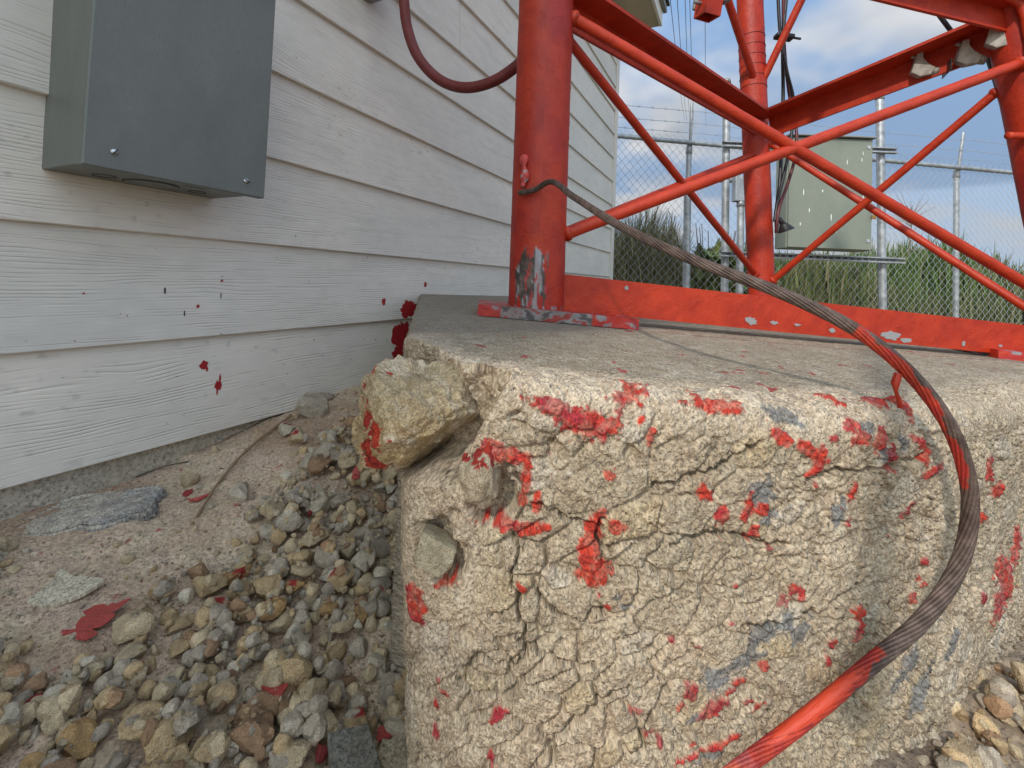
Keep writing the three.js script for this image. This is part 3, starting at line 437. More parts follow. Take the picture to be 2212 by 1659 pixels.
  const near = (s, c) => (s.dot(V(0, 0, 0).sub(c)) > 0 ? s : s.clone().multiplyScalar(-1));
  girt([0.085, 0.992, -0.945], [0.850, 1.008, -1.628], 0.064, near(s12, V(0.5, 1, -1.3)), 'angle iron girt from the front leg to the rear leg');
  girt([0.880, 1.006, -1.60], [1.180, 1.082, -1.125], 0.075, V(-d23.z, 0, d23.x).x < 0 ? V(-d23.z, 0, d23.x) : V(d23.z, 0, -d23.x), 'angle iron girt from the rear leg to the right leg');
  girt([0.10, 1.185, -0.925], [1.17, 1.098, -1.09], 0.06, near(s13, V(0.6, 1, -1)), 'angle iron girt from the front leg to the right leg');
  // base plates
  const plate = (w, h, d, x, y, z, ry, rz, lab) => { const g = new THREE.BoxGeometry(w, h, d, 90, 8, 60); { const p = g.attributes.position; for (let i = 0; i < p.count; i++) { const u = p.getX(i), v = p.getY(i), q = p.getZ(i); const e = 0.0035 * fbm(u * 22, v * 22, q * 22 + w, 3); p.setXYZ(i, u + (Math.abs(u) > w * 0.49 ? e : 0), v + 0.3 * e, q + (Math.abs(q) > d * 0.49 ? e : 0)); } g.computeVertexNormals(); } setUV(g, (px, py, pz) => [px, pz + py]); setCol(g, (px, py, pz) => { const e = fbm(px * 30 + x * 9, py * 60, pz * 30, 4); const up = py > h * 0.35; if (lab && pz > d * 0.35 && px < 0.06 && px > -w * 0.36) return e > 0.12 ? [0.34, 0.045, 0.04] : (e > -0.1 ? [0.27, 0.27, 0.28] : [0.09, 0.085, 0.085]); return e > 0.17 ? [0.26, 0.26, 0.275] : mix3(RED, [0.42, 0.03, 0.03], ss(-0.3, 0.1, e)); }); const m = part('base_plate', g, M.redV, tower, lab); m.position.set(x, y, z); m.rotation.set(0, ry, rz); return m; };
  const subd = 0; 
  plate(0.30, 0.020, 0.19, 0.085, 0.335, -0.95, 0.06, -0.055, 'base plate of the front leg with flaking grey primer');
  plate(0.36, 0.020, 0.22, 1.30, 0.268, -1.08, -0.35, -0.055); plate(0.26, 0.02, 0.26, 0.90, 0.290, -1.65, 0.5, -0.05);
  // bottom beam: channel between front and right leg
  const A = V(0.095, 0.3805, -0.925), B = V(1.33, 0.2985, -1.099); const o = []; const H = 0.036, F = 0.03, t = 0.007; o.push([0, -H], [0, H], [-F, H], [-F, H - t], [-t, H - t], [-t, -H + t], [-F, -H + t], [-F, -H]);
  const dirB = B.clone().sub(A).normalize(), sideB = V(-dirB.z, 0, dirB.x).normalize(); let sB = sideB.z > 0 ? sideB : sideB.clone().negate();
  const g = extr(o, A, B, V(0, 1, 0), sB); setUV(g, (x, y, z) => [(x - A.x), y + z]); 
  setCol(g, (x, y, z) => { const fy = (y - mix(A.y, B.y, (x - A.x) / (B.x - A.x))) / H; const e = fbm(x * 26, y * 40, z * 26, 4) + 0.25 * fbm(x * 90, y * 90, z * 90, 2); let c = mix3(RED, [0.48, 0.034, 0.008], 0.4 * ss(0, 0.4, fbm(x * 7, y * 15, 2, 3))); return c; });
  part('base_beam', g, M.redV, tower, 'channel beam low between the front and right legs');
  // flaked grey primer spots on the beam
  const up = dirB.clone().cross(sB).y > 0 ? dirB.clone().cross(sB) : dirB.clone().cross(sB).negate(); const rot = new THREE.Matrix4().makeBasis(dirB, up, dirB.clone().cross(up));
  [[0.42, -0.018, 14, 8], [0.475, -0.018, 9, 4], [0.53, -0.017, 8, 3], [0.615, -0.022, 7, 5], [0.76, -0.02, 24, 9], [0.95, -0.022, 5, 5], [1.05, -0.018, 5, 3], [0.14, 0.022, 4, 4], [0.80, -0.027, 14, 5], [1.13, -0.02, 9, 8]].forEach(([d, h, rx, ry], i) => { const m = part('bare_patch', blob(rx / 1000, ry / 1000, i + 140, 0.5, 0.0006, 30), M.primer || (M.primer = std({ color: lin(0.27, 0.265, 0.27), roughness: 0.7 })), tower); const p = A.clone().addScaledVector(dirB, d).addScaledVector(up, h).addScaledVector(sB, 0.0006); m.quaternion.setFromRotationMatrix(rot); m.position.copy(p); });
  // gusset and weld bead where the girts meet the right leg; step peg; lug with its pin
  part('gusset', tube(curve([[1.120, 1.105, -1.052], [1.150, 1.085, -1.05], [1.170, 1.03, -1.05], [1.180, 0.95, -1.05], [1.196, 0.86, -1.05]], 40), 0.009, 12, { bump: (x, y, z) => 0.003 * fbm(x * 60, y * 60, z * 60, 3) }), M.red, tower);
  part('step_peg', tube(line(V(1.155, 0.787, -1.078), V(1.24, 0.789, -1.083), 12), 0.0085, 14), M.red, tower);
  part('cable_lug', tube(curve([[0.016, 0.640, -0.884], [0.015, 0.622, -0.879], [0.018, 0.600, -0.877], [0.014, 0.578, -0.876]], 30), (l) => 0.0065 + 0.0025 * Math.sin(l * 190) , 14, { bump: (x, y, z) => 0.002 * fbm(x * 120, y * 120, z * 120, 3), col: (l, a, x, y, z) => fbm(x * 150, y * 120, z * 150, 3) > 0.1 && y < 0.61 ? [0.36, 0.36, 0.37] : [0.55, 0.06, 0.05] }), M.redV, tower, 'painted lug holding the wire rope');
}
console.log('tower done');

// ------------------------------------------------------------------ wire rope with lumps of red paint
{
  const rope = thing('wire_rope', 'thick rusty wire rope with red paint hanging from the front tower leg', 'wire rope');
  const pts = curve([[0.008, 0.566, -0.876], [0.018, 0.567, -0.8705], [0.036, 0.570, -0.862], [0.060, 0.580, -0.833], [0.090, 0.530, -0.70], [0.129, 0.465, -0.535], [0.175, 0.426, -0.445], [0.234, 0.396, -0.392], [0.273, 0.371, -0.365], [0.302, 0.343, -0.352], [0.323, 0.312, -0.345], [0.337, 0.280, -0.344], [0.344, 0.246, -0.346], [0.337, 0.205, -0.347], [0.309, 0.169, -0.343], [0.265, 0.137, -0.338], [0.216, 0.108, -0.329], [0.168, 0.080, -0.322], [0.133, 0.062, -0.315], [0.085, 0.050, -0.30], [0.02, 0.06, -0.25]], 620);
  const N = pts.length, NS = 11, RO = 0.0047, rs = 0.00136, lay = 0.150; const len = [0]; for (let i = 1; i < N; i++) len.push(len[i - 1] + pts[i].distanceTo(pts[i - 1])); const total = len[N - 1];
  const fr = []; { let n = V(0, 1, 0); for (let i = 0; i < N; i++) { const t = pts[Math.min(N - 1, i + 1)].clone().sub(pts[Math.max(0, i - 1)]).normalize(); n = n.clone().sub(t.clone().multiplyScalar(n.dot(t))).normalize(); fr.push([n, t.clone().cross(n)]); } }
  const find = (x, y) => { let b = 0, bd = 9; for (let i = 0; i < N; i++) { const d = Math.hypot(pts[i].x - x, pts[i].y - y); if (d < bd) { bd = d; b = i; } } return len[b]; };
  const sA = find(0.272, 0.372), sB = find(0.3445, 0.246), sC = find(0.275, 0.147), sD = find(0.168, 0.093);
  const painted = (l, x, y, z, c) => { // paint runs down the near, left-hand side of the rope
    const e = 0.004 * fbm(x * 90, y * 90, z * 90, 3); const dx = x - c.x + e, dz = z - c.z; 
    if (l > sA && l < sB) { const tw = -0.0012 - 0.0050 * ss(sB - 0.06, sB, l) + 0.0022 * ss(sA + 0.06, sA, l); return dx < tw + 0.0035 * n3(l * 34, 1, 1); }
    if (l > sC && l < sD) { const q = ss(sC, sC + 0.06, l); return (y - c.y) + 0.6 * dz * 0 + e > 0.0032 - 0.0070 * q; }
    if (l >= sD) return e > -0.0012 && (y - c.y) > -0.003;
    return false;
  };
  for (let s = 0; s < NS; s++) {
    const sp = []; for (let i = 0; i < N; i++) { const a = s / NS * 6.2832 + len[i] / lay * 6.2832, c = Math.cos(a) * (RO - rs * 0.55), d = Math.sin(a) * (RO - rs * 0.55); sp.push(V(pts[i].x + fr[i][0].x * c + fr[i][1].x * d, pts[i].y + fr[i][0].y * c + fr[i][1].y * d, pts[i].z + fr[i][0].z * c + fr[i][1].z * d)); }
    let li = 0; const sl = [0]; for (let i = 1; i < N; i++) sl.push(sl[i - 1] + sp[i].distanceTo(sp[i - 1]));
    const g = tube(sp, rs, 7, { col: (l, a, x, y, z) => { while (li < N - 1 && sl[li] < l - 1e-9) li++; const c = pts[li], L = len[li]; if (painted(L, x, y, z, c)) return paintC(x, y, z).map((v, k) => v * (L >= sD ? [1.0, 2.2, 3.2][k] : 1)); const e = fbm(x * 120, y * 120, z * 120, 3); return mix3([0.085, 0.054, 0.043], [0.165, 0.115, 0.095], ss(-0.3, 0.3, e)); } });
    part('strand', g, M.rope, rope);
  }
  part('core', tube(pts.filter((p, i) => i % 4 === 0), RO * 0.62, 10), std({ color: lin(0.035, 0.025, 0.02), roughness: 0.8 }), rope);
  // thick skin of paint bridging the strands on the lowest run
  { const a = len.findIndex(l => l > sC + 0.012), b = len.findIndex(l => l > sD - 0.006), seg = [], R2 = []; for (let i = a; i <= b; i++) seg.push(pts[i].clone().add(V(-0.0004, 0.0012, 0.0006))); const n = seg.length; part('paint_coat', tube(seg, (l, an, i) => (RO - 0.0003) * Math.pow(Math.sin(Math.PI * Math.min(1, Math.max(0, (i + 0.5) / n))), 0.22) * 1.0, 30, { bump: (x, y, z) => 0.0006 * fbm(x * 110, y * 110, z * 110, 3) }), std({ color: lin(0.52, 0.045, 0.014), roughness: 0.55, bumpMap: rep(T.paintB, 12, 12), bumpScale: 0.0006 }), rope, 'smooth red paint skin on the lower run'); }
  // a torn drip of paint under the rope
  { const c = pts[len.findIndex(l => l > sA + 0.042)]; part('paint_drip', tube([V(c.x - 0.006, c.y - 0.003, c.z), V(c.x - 0.009, c.y - 0.010, c.z + 0.001), V(c.x - 0.0085, c.y - 0.016, c.z + 0.001), V(c.x - 0.006, c.y - 0.023, c.z + 0.001), V(c.x - 0.005, c.y - 0.028, c.z + 0.001)], (l) => 0.0026 - 0.05 * l + 0.0008 * Math.sin(l * 300), 10), M.red, rope); }
}

// ------------------------------------------------------------------ electrical box on the wall
{
  const b = thing('electrical_box', 'grey sheet metal electrical box mounted on the white siding', 'electrical box'); b.position.copy(house.position); b.rotation.y = house.rotation.y;
  const t0 = 0.030, t1 = 0.272, y0 = 0.532, y1 = 0.925, D = 0.126, z0 = 0.012;
  part('body', rbx(t1 - t0, y1 - y0, D - 0.004, 0.002, (t0 + t1) / 2, (y0 + y1) / 2, z0 + D / 2 - 0.002), M.box, b);
  part('cover', rbx(t1 - t0 + 0.018, y1 - y0 - 0.006, 0.016, 0.0025, (t0 + t1) / 2 + 0.005, (y0 + y1) / 2 - 0.006, z0 + D + 0.001), M.box, b);
  part('rain_hood', rbx(t1 - t0 + 0.034, 0.014, 0.15, 0.003, (t0 + t1) / 2 + 0.006, y1 + 0.002, z0 + 0.080), M.box, b);
  const screw = (t, y) => { const m = part('screw', new THREE.SphereGeometry(0.0052, 20, 8, 0, 6.2832, 0, 1.2), M.zinc, b); m.rotation.x = Math.PI / 2; m.position.set(t, y, z0 + D + 0.0075); const s = part('slot', bx(0.009, 0.0013, 0.0016, 0, 0.0047, 0), M.dark, m); s.rotation.y = 0.4 + t * 9; s.geometry.rotateX(0); };
  screw(t0 + 0.030, y0 + 0.022); screw(t1 - 0.022, y0 + 0.022);
  const ko = (t, z, r) => { const pts = []; for (let i = 0; i <= 40; i++) { const a = i / 40 * 6.2832; pts.push(V(t + Math.cos(a) * r, y0 + 0.0002, z0 + z + Math.sin(a) * r)); } part('knockout_ring', tube(pts, 0.0011, 6, { caps: false }), M.dark, b); };
  ko(t0 + 0.115, 0.055, 0.036); ko(t0 + 0.055, 0.05, 0.014); ko(t0 + 0.185, 0.055, 0.013);
  part('knockout', (() => { const g = new THREE.CylinderGeometry(0.034, 0.034, 0.003, 40); g.translate(t0 + 0.115, y0 - 0.0005, z0 + 0.055); return g; })(), M.box, b);
  part('vent_slot', bx(0.030, 0.0012, 0.002, t0 + 0.155, y0 - 0.0004, z0 + 0.105), M.dark, b);
}
// red flexible conduit looping from the wall to the front leg, and the fitting above it
{
  const c = thing('flexible_conduit', 'dull red flexible conduit looping from the siding behind the tower leg', 'conduit');
  part('hose', tube(curve([[-0.36, 1.36, -1.10], [-0.318, 1.25, -1.115], [-0.293, 1.08, -1.12], [-0.281, 1.01, -1.12], [-0.247, 0.931, -1.11], [-0.192, 0.875, -1.10], [-0.133, 0.850, -1.08], [-0.077, 0.852, -1.06], [-0.024, 0.874, -1.04], [0.03, 0.92, -1.01], [0.045, 0.99, -0.99]], 120), 0.0128, 22), M.conduit, c);
  part('connector', tube(line(V(-0.36, 1.36, -1.10), V(-0.46, 1.40, -1.06), 4), 0.02, 18), M.conduit, c);
  const f = thing('conduit_fitting', 'dark round conduit fitting at the top edge of the siding', 'conduit fitting'); f.position.copy(house.position); f.rotation.y = house.rotation.y;
  part('body', (() => { const g = new THREE.CylinderGeometry(0.045, 0.045, 0.06, 36); g.rotateX(Math.PI / 2); g.translate(0.632, 1.168, 0.045); return g; })(), M.gutter, f);
  part('cap', (() => { const g = new THREE.CylinderGeometry(0.048, 0.048, 0.012, 36); g.rotateX(Math.PI / 2); g.translate(0.632, 1.168, 0.080); return g; })(), M.gutter, f);
}
console.log('fittings done');

// ------------------------------------------------------------------ hardware on the tower
{
  const hang = (x, y, z, ry, s, lab) => { // cast beam clamp: wedge body with a bolt ear
    const h = thing('beam_clamp', lab, 'clamp', 'cast clamps on the girt'); s *= 1.1; h.position.set(x, y, z); h.rotation.set(0.15, ry, -0.25); h.scale.setScalar(s);
    const sh2 = new THREE.Shape([[-0.020, 0.026], [-0.013, 0.030], [-0.008, 0.018], [0.004, 0.008], [0.022, 0.000], [0.020, -0.014], [0.002, -0.022], [-0.016, -0.016], [-0.018, 0.004]].map(p => new THREE.Vector2(...p)));
    const g = new THREE.ExtrudeGeometry(sh2, { depth: 0.022, bevelEnabled: true, bevelSize: 0.002, bevelThickness: 0.002, bevelSegments: 2 }); g.translate(0, 0, -0.011); part('body', g, M.cast, h);
    part('bolt', tube(line(V(-0.030, 0.022, 0), V(-0.008, 0.020, 0), 3), 0.0042, 8), M.cast, h);
    part('saddle', tube(line(V(0.016, -0.006, 0), V(0.034, -0.004, 0), 3), 0.011, 16), M.cast, h);
  };
  hang(1.090, 1.020, -1.235, -0.5, 1.0, 'grey cast clamp farthest from the right tower leg'); hang(1.140, 1.018, -1.16, -0.5, 1.0, 'grey cast clamp between the two others on the girt'); hang(1.160, 1.036, -1.10, -0.7, 1.1, 'grey cast clamp tucked against the right tower leg');
  const st = thing('perforated_strap', 'dark perforated metal strap between the grey clamps', 'strap'); st.position.set(1.128, 1.004, -1.205); st.rotation.y = 0.98; st.rotation.z = 0.16;
  const s = new THREE.Shape([[-0.055, -0.014], [0.055, -0.014], [0.055, 0.014], [-0.055, 0.014]].map(p => new THREE.Vector2(...p))); for (let i = 0; i < 7; i++) for (const y of [-0.006, 0.006]) { const p = new THREE.Path(); p.absellipse(-0.045 + i * 0.015 + (y > 0 ? 0.004 : 0), y, 0.0036, 0.0030, 0, 6.2832, true); s.holes.push(p); }
  part('strip', new THREE.ExtrudeGeometry(s, { depth: 0.002, bevelEnabled: false, curveSegments: 10 }), std({ color: lin(0.07, 0.045, 0.045), roughness: 0.5, metalness: 0.3 }), st);
  // square tube bracket near the upper brace
  const br = thing('tube_bracket', 'red square tube bracket with grey clamp bolts at the top edge', 'bracket'); br.position.set(0.575, 1.27, -1.40); br.rotation.set(0.15, 0.25, -0.1);
  { const o = new THREE.Shape([[-0.028, -0.028], [0.028, -0.028], [0.028, 0.028], [-0.028, 0.028]].map(p => new THREE.Vector2(...p))); const hp = new THREE.Path([[-0.023, -0.023], [-0.023, 0.023], [0.023, 0.023], [0.023, -0.023]].map(p => new THREE.Vector2(...p))); o.holes.push(hp); const g = new THREE.ExtrudeGeometry(o, { depth: 0.14, bevelEnabled: false }); g.rotateX(-Math.PI / 2); g.translate(0, -0.035, 0); part('square_tube', g, M.red, br); part('black_infill', bx(0.048, 0.004, 0.048, 0, -0.010, 0), M.dark, br);  // added black plate fills the square tube's hollow near its lower end
    part('clamp_plate', rbx(0.070, 0.05, 0.012, 0.003, 0.004, 0.02, -0.036), M.gutter, br); part('u_bolt', tube(curve([[0.03, 0.02, -0.05], [0.045, 0.02, -0.01], [0.05, 0.02, 0.02], [0.045, 0.02, 0.04]], 16), 0.006, 10), M.gutter, br); for (const y of [0, 0.035]) part('bolt', tube(line(V(-0.05, y, 0), V(-0.026, y, 0), 2), 0.006, 8), M.gutter, br); }
  // coaxial cables strapped to the upper brace and looping down to the rear leg
  const coax = (pts, r, mat, lab) => one('coaxial_cable', tube(curve(pts, 90), r, 12), mat, lab, 'cable', 'thin cables by the rear leg');
  const blk = M.black, drk = std({ color: lin(0.10, 0.016, 0.018), roughness: 0.5 });
  coax([[0.885, 1.75, -1.60], [0.911, 1.472, -1.62], [0.931, 1.304, -1.63], [0.964, 1.192, -1.645], [1.017, 1.105, -1.69], [0.998, 0.952, -1.67], [0.957, 0.822, -1.635], [0.918, 0.702, -1.61], [0.905, 0.64, -1.60]], 0.0056, blk, 'thin black cable bowing out farthest then tucking in to the rear leg');
  coax([[0.952, 1.75, -1.60], [0.944, 1.473, -1.62], [0.940, 1.304, -1.632], [0.978, 1.129, -1.69], [0.965, 0.967, -1.67], [0.937, 0.772, -1.63], [0.917, 0.686, -1.61], [0.912, 0.62, -1.60]], 0.0062, blk, 'black cable hanging straightest beside the rear leg');
  coax([[0.92, 1.75, -1.59], [0.927, 1.473, -1.612], [0.948, 1.304, -1.64], [1.007, 1.131, -1.70], [1.019, 1.021, -1.68], [1.013, 0.913, -1.66], [0.974, 0.790, -1.64], [0.918, 0.678, -1.60], [0.91, 0.60, -1.598]], 0.0056, drk, 'red painted cable looping beside the rear leg');
  const cl = thing('cable_tie', 'black strap binding the cables to the thin upper brace', 'cable tie'); cl.position.set(0.934, 1.302, -1.615); cl.rotation.z = -0.12; part('band', rbx(0.062, 0.016, 0.034, 0.004), M.black, cl); part('tail', rbx(0.03, 0.008, 0.006, 0.002, 0.040, -0.004, 0.01), M.black, cl);
  one('feeder_cable', tube(curve([[1.12, 1.62, -1.26], [1.227, 1.275, -1.25], [1.285, 1.108, -1.25], [1.324, 0.993, -1.25], [1.375, 0.803, -1.25], [1.436, 0.63, -1.27], [1.46, 0.34, -1.30]], 60), 0.017, 18), M.black, 'thick black feeder cable running down behind the right tower leg', 'cable');
  one('guy_strand', tube(line(V(1.082, 1.356, -1.30), V(1.261, 1.122, -1.30), 4), 0.006, 8), M.black, 'thin dark line crossing above the upper girt near the right leg', 'cable');
  const ins = thing('cable_boot', 'small black rubber boot hanging below the cables on the rear leg', 'rubber boot'); part('cone', (() => { const g = new THREE.CylinderGeometry(0.012, 0.028, 0.026, 24, 1, true); g.rotateZ(0.4); g.translate(0.953, 0.624, -1.62); return g; })(), std({ color: lin(0.02, 0.02, 0.02), roughness: 0.5, side: THREE.DoubleSide }), ins); part('neck', tube(line(V(0.948, 0.634, -1.62), V(0.93, 0.655, -1.62), 3), 0.009, 10), M.black, ins);
}

// ------------------------------------------------------------------ chain link fence, cabinet and pipes
const fA = V(-0.6, 0, -3.78), fB = V(7.2, 0, -5.02), fd = fB.clone().sub(fA).normalize(); const fp = (d, y, o = 0) => V(fA.x + fd.x * d - fd.z * o * 0 + fd.z * o, y, fA.z + fd.z * d - fd.x * o);
{
  const fence = thing('chain_link_fence', 'galvanised chain link fence topped with three strands of barbed wire', 'fence');
  const yR = 1.70, L = fA.distanceTo(fB), a = 0.037;
  part('top_rail', tube(line(fp(0, yR), fp(L, yR), 2), 0.021, 16), M.galv, fence);
  const dOf = (x) => (x - fA.x) / fd.x;
  for (const x of [-0.3, 1.575, 4.45, 7.1]) { const d = dOf(x); part('post', tube(line(fp(d, 0, 0.045), fp(d, yR - 0.03, 0.045), 2), 0.024, 18), M.galv, fence); part('post_cap', tube([fp(d, yR - 0.09, 0.045), fp(d, yR - 0.05, 0.045), fp(d, yR + 0.02, 0.04)], (l) => 0.030 - 0.06 * l, 16), M.galv, fence); const ang = x > 4 ? 0.02 : -0.01; part('barb_arm', tube(line(fp(d, yR - 0.02, 0.03), fp(d + ang, 2.06, 0.0), 3), 0.014, 10), M.galv, fence); }
  const i0 = Math.floor(dOf(0.75) / a), i1 = Math.ceil(dOf(5.75) / a), rows = 40;
  for (let i = i0; i < i1; i++) {
    const p = []; for (let k = 0; k <= rows; k++) p.push(fp(i * a + a * ((k + i) % 2), yR + 0.03 - k * 0.0405, 0.024 + 0.004 * ((k % 2) ? 1 : -1)));
    p.unshift(fp(i * a + a * (i % 2 ? 0.2 : 0.8), yR + 0.062, 0.024));
    part('mesh_wire', tube(p, 0.0019, 4, { caps: false }), M.wire, fence);
  }
  [1.79, 1.88, 1.99].forEach((y, k) => {
    const p = []; const n = 90; for (let i = 0; i <= n; i++) p.push(fp(L * i / n, y - 0.018 * Math.sin(Math.PI * mod(i / n * 2.7 + 0.2, 1)) + 0.004 * n3(i * 0.7, k, 2), 0.0)); 
    const gs = [tube(p, 0.0022, 5)]; for (let d = dOf(0.7); d < dOf(6.2); d += 0.125) { const q = d / L * n, i = Math.floor(q), c = p[i].clone().lerp(p[i + 1], q - i); gs.push(tube([c.clone().add(V(-0.012, 0.013, 0)), c.clone().add(V(0.010, -0.012, 0.004))], 0.0014, 4), tube([c.clone().add(V(0.014, 0.011, 0)), c.clone().add(V(-0.011, -0.012, 0.004))], 0.0014, 4)); }
    part('barbed_wire', BGU.mergeGeometries(gs), M.wire, fence);
  });
  for (const y of [0.55, 1.0, 1.4]) for (const x of [1.575, 4.45]) part('tie_wire', tube(line(fp(dOf(x) - 0.04, y, 0.018), fp(dOf(x) + 0.04, y + 0.006, 0.075), 3), 0.002, 5), M.wire, fence);
}
{
  const fr = thing('support_frame', 'galvanised post frame with slotted struts holding the grey cabinet', 'frame');
  const pst = (x0, y0, x1, y1, z) => { part('post', tube(line(V(x0, 0, z), V(x1, y1, z), 4), 0.027, 20), M.galv, fr); part('post_cap', tube([V(x1, y1 - 0.012, z), V(x1, y1 + 0.008, z), V(x1, y1 + 0.018, z)], (l) => 0.030 - 0.35 * l * l * 20, 20), M.gutter, fr); };
  pst(1.585, 0, 1.560, 1.955, -3.43); pst(2.760, 0, 2.712, 1.875, -3.43);
  const strut = (y, x0, x1, dy) => { const o = [[-0.0205, -0.0205], [0.0205, -0.0205], [0.0205, -0.010], [0.017, -0.010], [0.017, -0.017], [-0.017, -0.017], [-0.017, 0.017], [0.017, 0.017], [0.017, 0.010], [0.0205, 0.010], [0.0205, 0.0205], [-0.0205, 0.0205]]; const g = extr(o, V(x0, y, -3.38), V(x1, y + dy, -3.38), V(0, 1, 0), V(0, 0, 1)); part('strut', g, M.galv, fr); for (let x = x0 + 0.05; x < x1 - 0.03; x += 0.05) part('slot', rbx(0.026, 0.012, 0.002, 0.0009, x, y + dy * (x - x0) / (x1 - x0), -3.3805 + 0.0205 + 0.001), M.dark, fr); };
  strut(1.465, 1.52, 2.80, 0); strut(0.655, 1.52, 2.86, 0);
  const cb = thing('equipment_cabinet', 'pale green grey steel cabinet with white streaks beyond the rear leg', 'cabinet');
  const x0 = 1.90, x1 = 2.49, y0 = 0.70, y1 = 1.485, zf = -3.20, zb = -3.355;
  part('body', rbx(x1 - x0, y1 - y0, zf - zb - 0.016, 0.006, (x0 + x1) / 2, (y0 + y1) / 2, (zf + zb) / 2 - 0.008), M.cabinet, cb);
  part('door', rbx(x1 - x0 - 0.012, y1 - y0 - 0.012, 0.016, 0.004, (x0 + x1) / 2, (y0 + y1) / 2, zf - 0.006), M.cabinet, cb);
  part('rain_lip', rbx(x1 - x0 + 0.02, 0.012, 0.19, 0.004, (x0 + x1) / 2, y1 + 0.005, (zf + zb) / 2 + 0.01), M.gutter, cb);
  for (const [x, y] of [[x1 - 0.035, y1 - 0.06], [x1 - 0.032, y0 + 0.07]]) part('door_screw', (() => { const g = new THREE.CylinderGeometry(0.012, 0.012, 0.006, 20); g.rotateX(Math.PI / 2); g.translate(x, y, zf + 0.004); return g; })(), M.zinc, cb);
  part('hasp', rbx(0.02, 0.06, 0.012, 0.003, x1 - 0.004, y0 + 0.30, zf + 0.004), M.galv, cb);
  part('name_plate', rbx(0.05, 0.018, 0.003, 0.001, x0 + 0.24, y1 - 0.025, zf + 0.003), M.galv, cb);
  const R = mul32(19), wh = std({ color: lin(0.75, 0.75, 0.72) }); for (let i = 0; i < 13; i++) { const m = part('white_streak', blob(0.0022 + 0.002 * R(), 0.010 + 0.014 * R(), i + 200, 0.3, 0.001, 12), wh, cb); m.position.set(x0 + 0.05 + R() * 0.5, y0 + 0.08 + R() * 0.64, zf + 0.0022); }
  const pl = thing('padlock', 'small brass padlock on the cabinet edge', 'padlock'); pl.position.set(x1 - 0.004, y0 + 0.235, zf + 0.018); part('body', rbx(0.028, 0.030, 0.012, 0.003), std({ color: lin(0.34, 0.20, 0.07), roughness: 0.4, metalness: 0.7 }), pl); part('shackle', tube(curve([[-0.009, 0.012, 0], [-0.009, 0.032, 0], [0, 0.042, 0], [0.009, 0.032, 0], [0.009, 0.012, 0]], 20), 0.0028, 8), M.zinc, pl);
  const cp = thing('conduit_riser', 'grey conduit pipe with a rectangular pull box left of the rear leg', 'conduit'); part('pipe', tube(line(V(1.630, 0, -3.30), V(1.622, 1.035, -3.30), 3), 0.024, 18), M.galv, cp); part('pull_box', rbx(0.075, 0.185, 0.06, 0.006, 1.605, 1.118, -3.30), M.galv, cp); part('coupling', tube(line(V(1.622, 0.99, -3.30), V(1.621, 1.035, -3.30), 2), 0.028, 18), M.galv, cp); part('elbow', tube(line(V(1.63, 1.13, -3.31), V(1.75, 1.13, -3.31), 2), 0.022, 14), M.galv, cp);
  const bo = thing('bollard_pipe', 'short capped galvanised pipe standing left of the taller posts', 'pipe'); part('pipe', tube(line(V(1.290, 0, -3.40), V(1.275, 1.14, -3.40), 3), 0.026, 18), M.galv, bo); part('cap', tube([V(1.275, 1.12, -3.40), V(1.275, 1.150, -3.40), V(1.275, 1.160, -3.40)], (l) => 0.030 - 14 * l * l, 18), M.galv, bo);
  one('cross_pipe', tube(line(V(1.44, 1.215, -3.455), V(1.90, 1.222, -3.455), 2), 0.022, 14), M.galv, 'horizontal galvanised pipe joining the posts left of the rear leg', 'pipe');
}
// power lines far overhead
[[[4.559, 9.235, -14], [21.94, 22.23, -60]], [[4.774, 9.243, -14], [22.18, 22.24, -60]], [[5.375, 9.886, -15], [22.55, 22.25, -60]], [[5.528, 9.892, -15], [23.18, 21.05, -60]], [[6.436, 10.547, -16], [24.69, 21.73, -60]]].forEach(([a, b], i) => { const A = V(...a), B = V(...b), p = []; for (let k = -4; k <= 20; k++) { const q = A.clone().lerp(B, k / 20); q.y -= 0.6 * Math.sin(Math.PI * Math.max(0, k / 20)); p.push(q); } one('power_line', tube(p, 0.012, 5), M.black, ['leftmost thin power line in the sky above the fence', 'second thin power line from the left in the sky', 'middle thin power line in the sky above the fence', 'second thin power line from the right in the sky', 'rightmost thin power line in the sky above the fence'][i], 'power line', 'power lines overhead'); });
console.log('background hardware done');

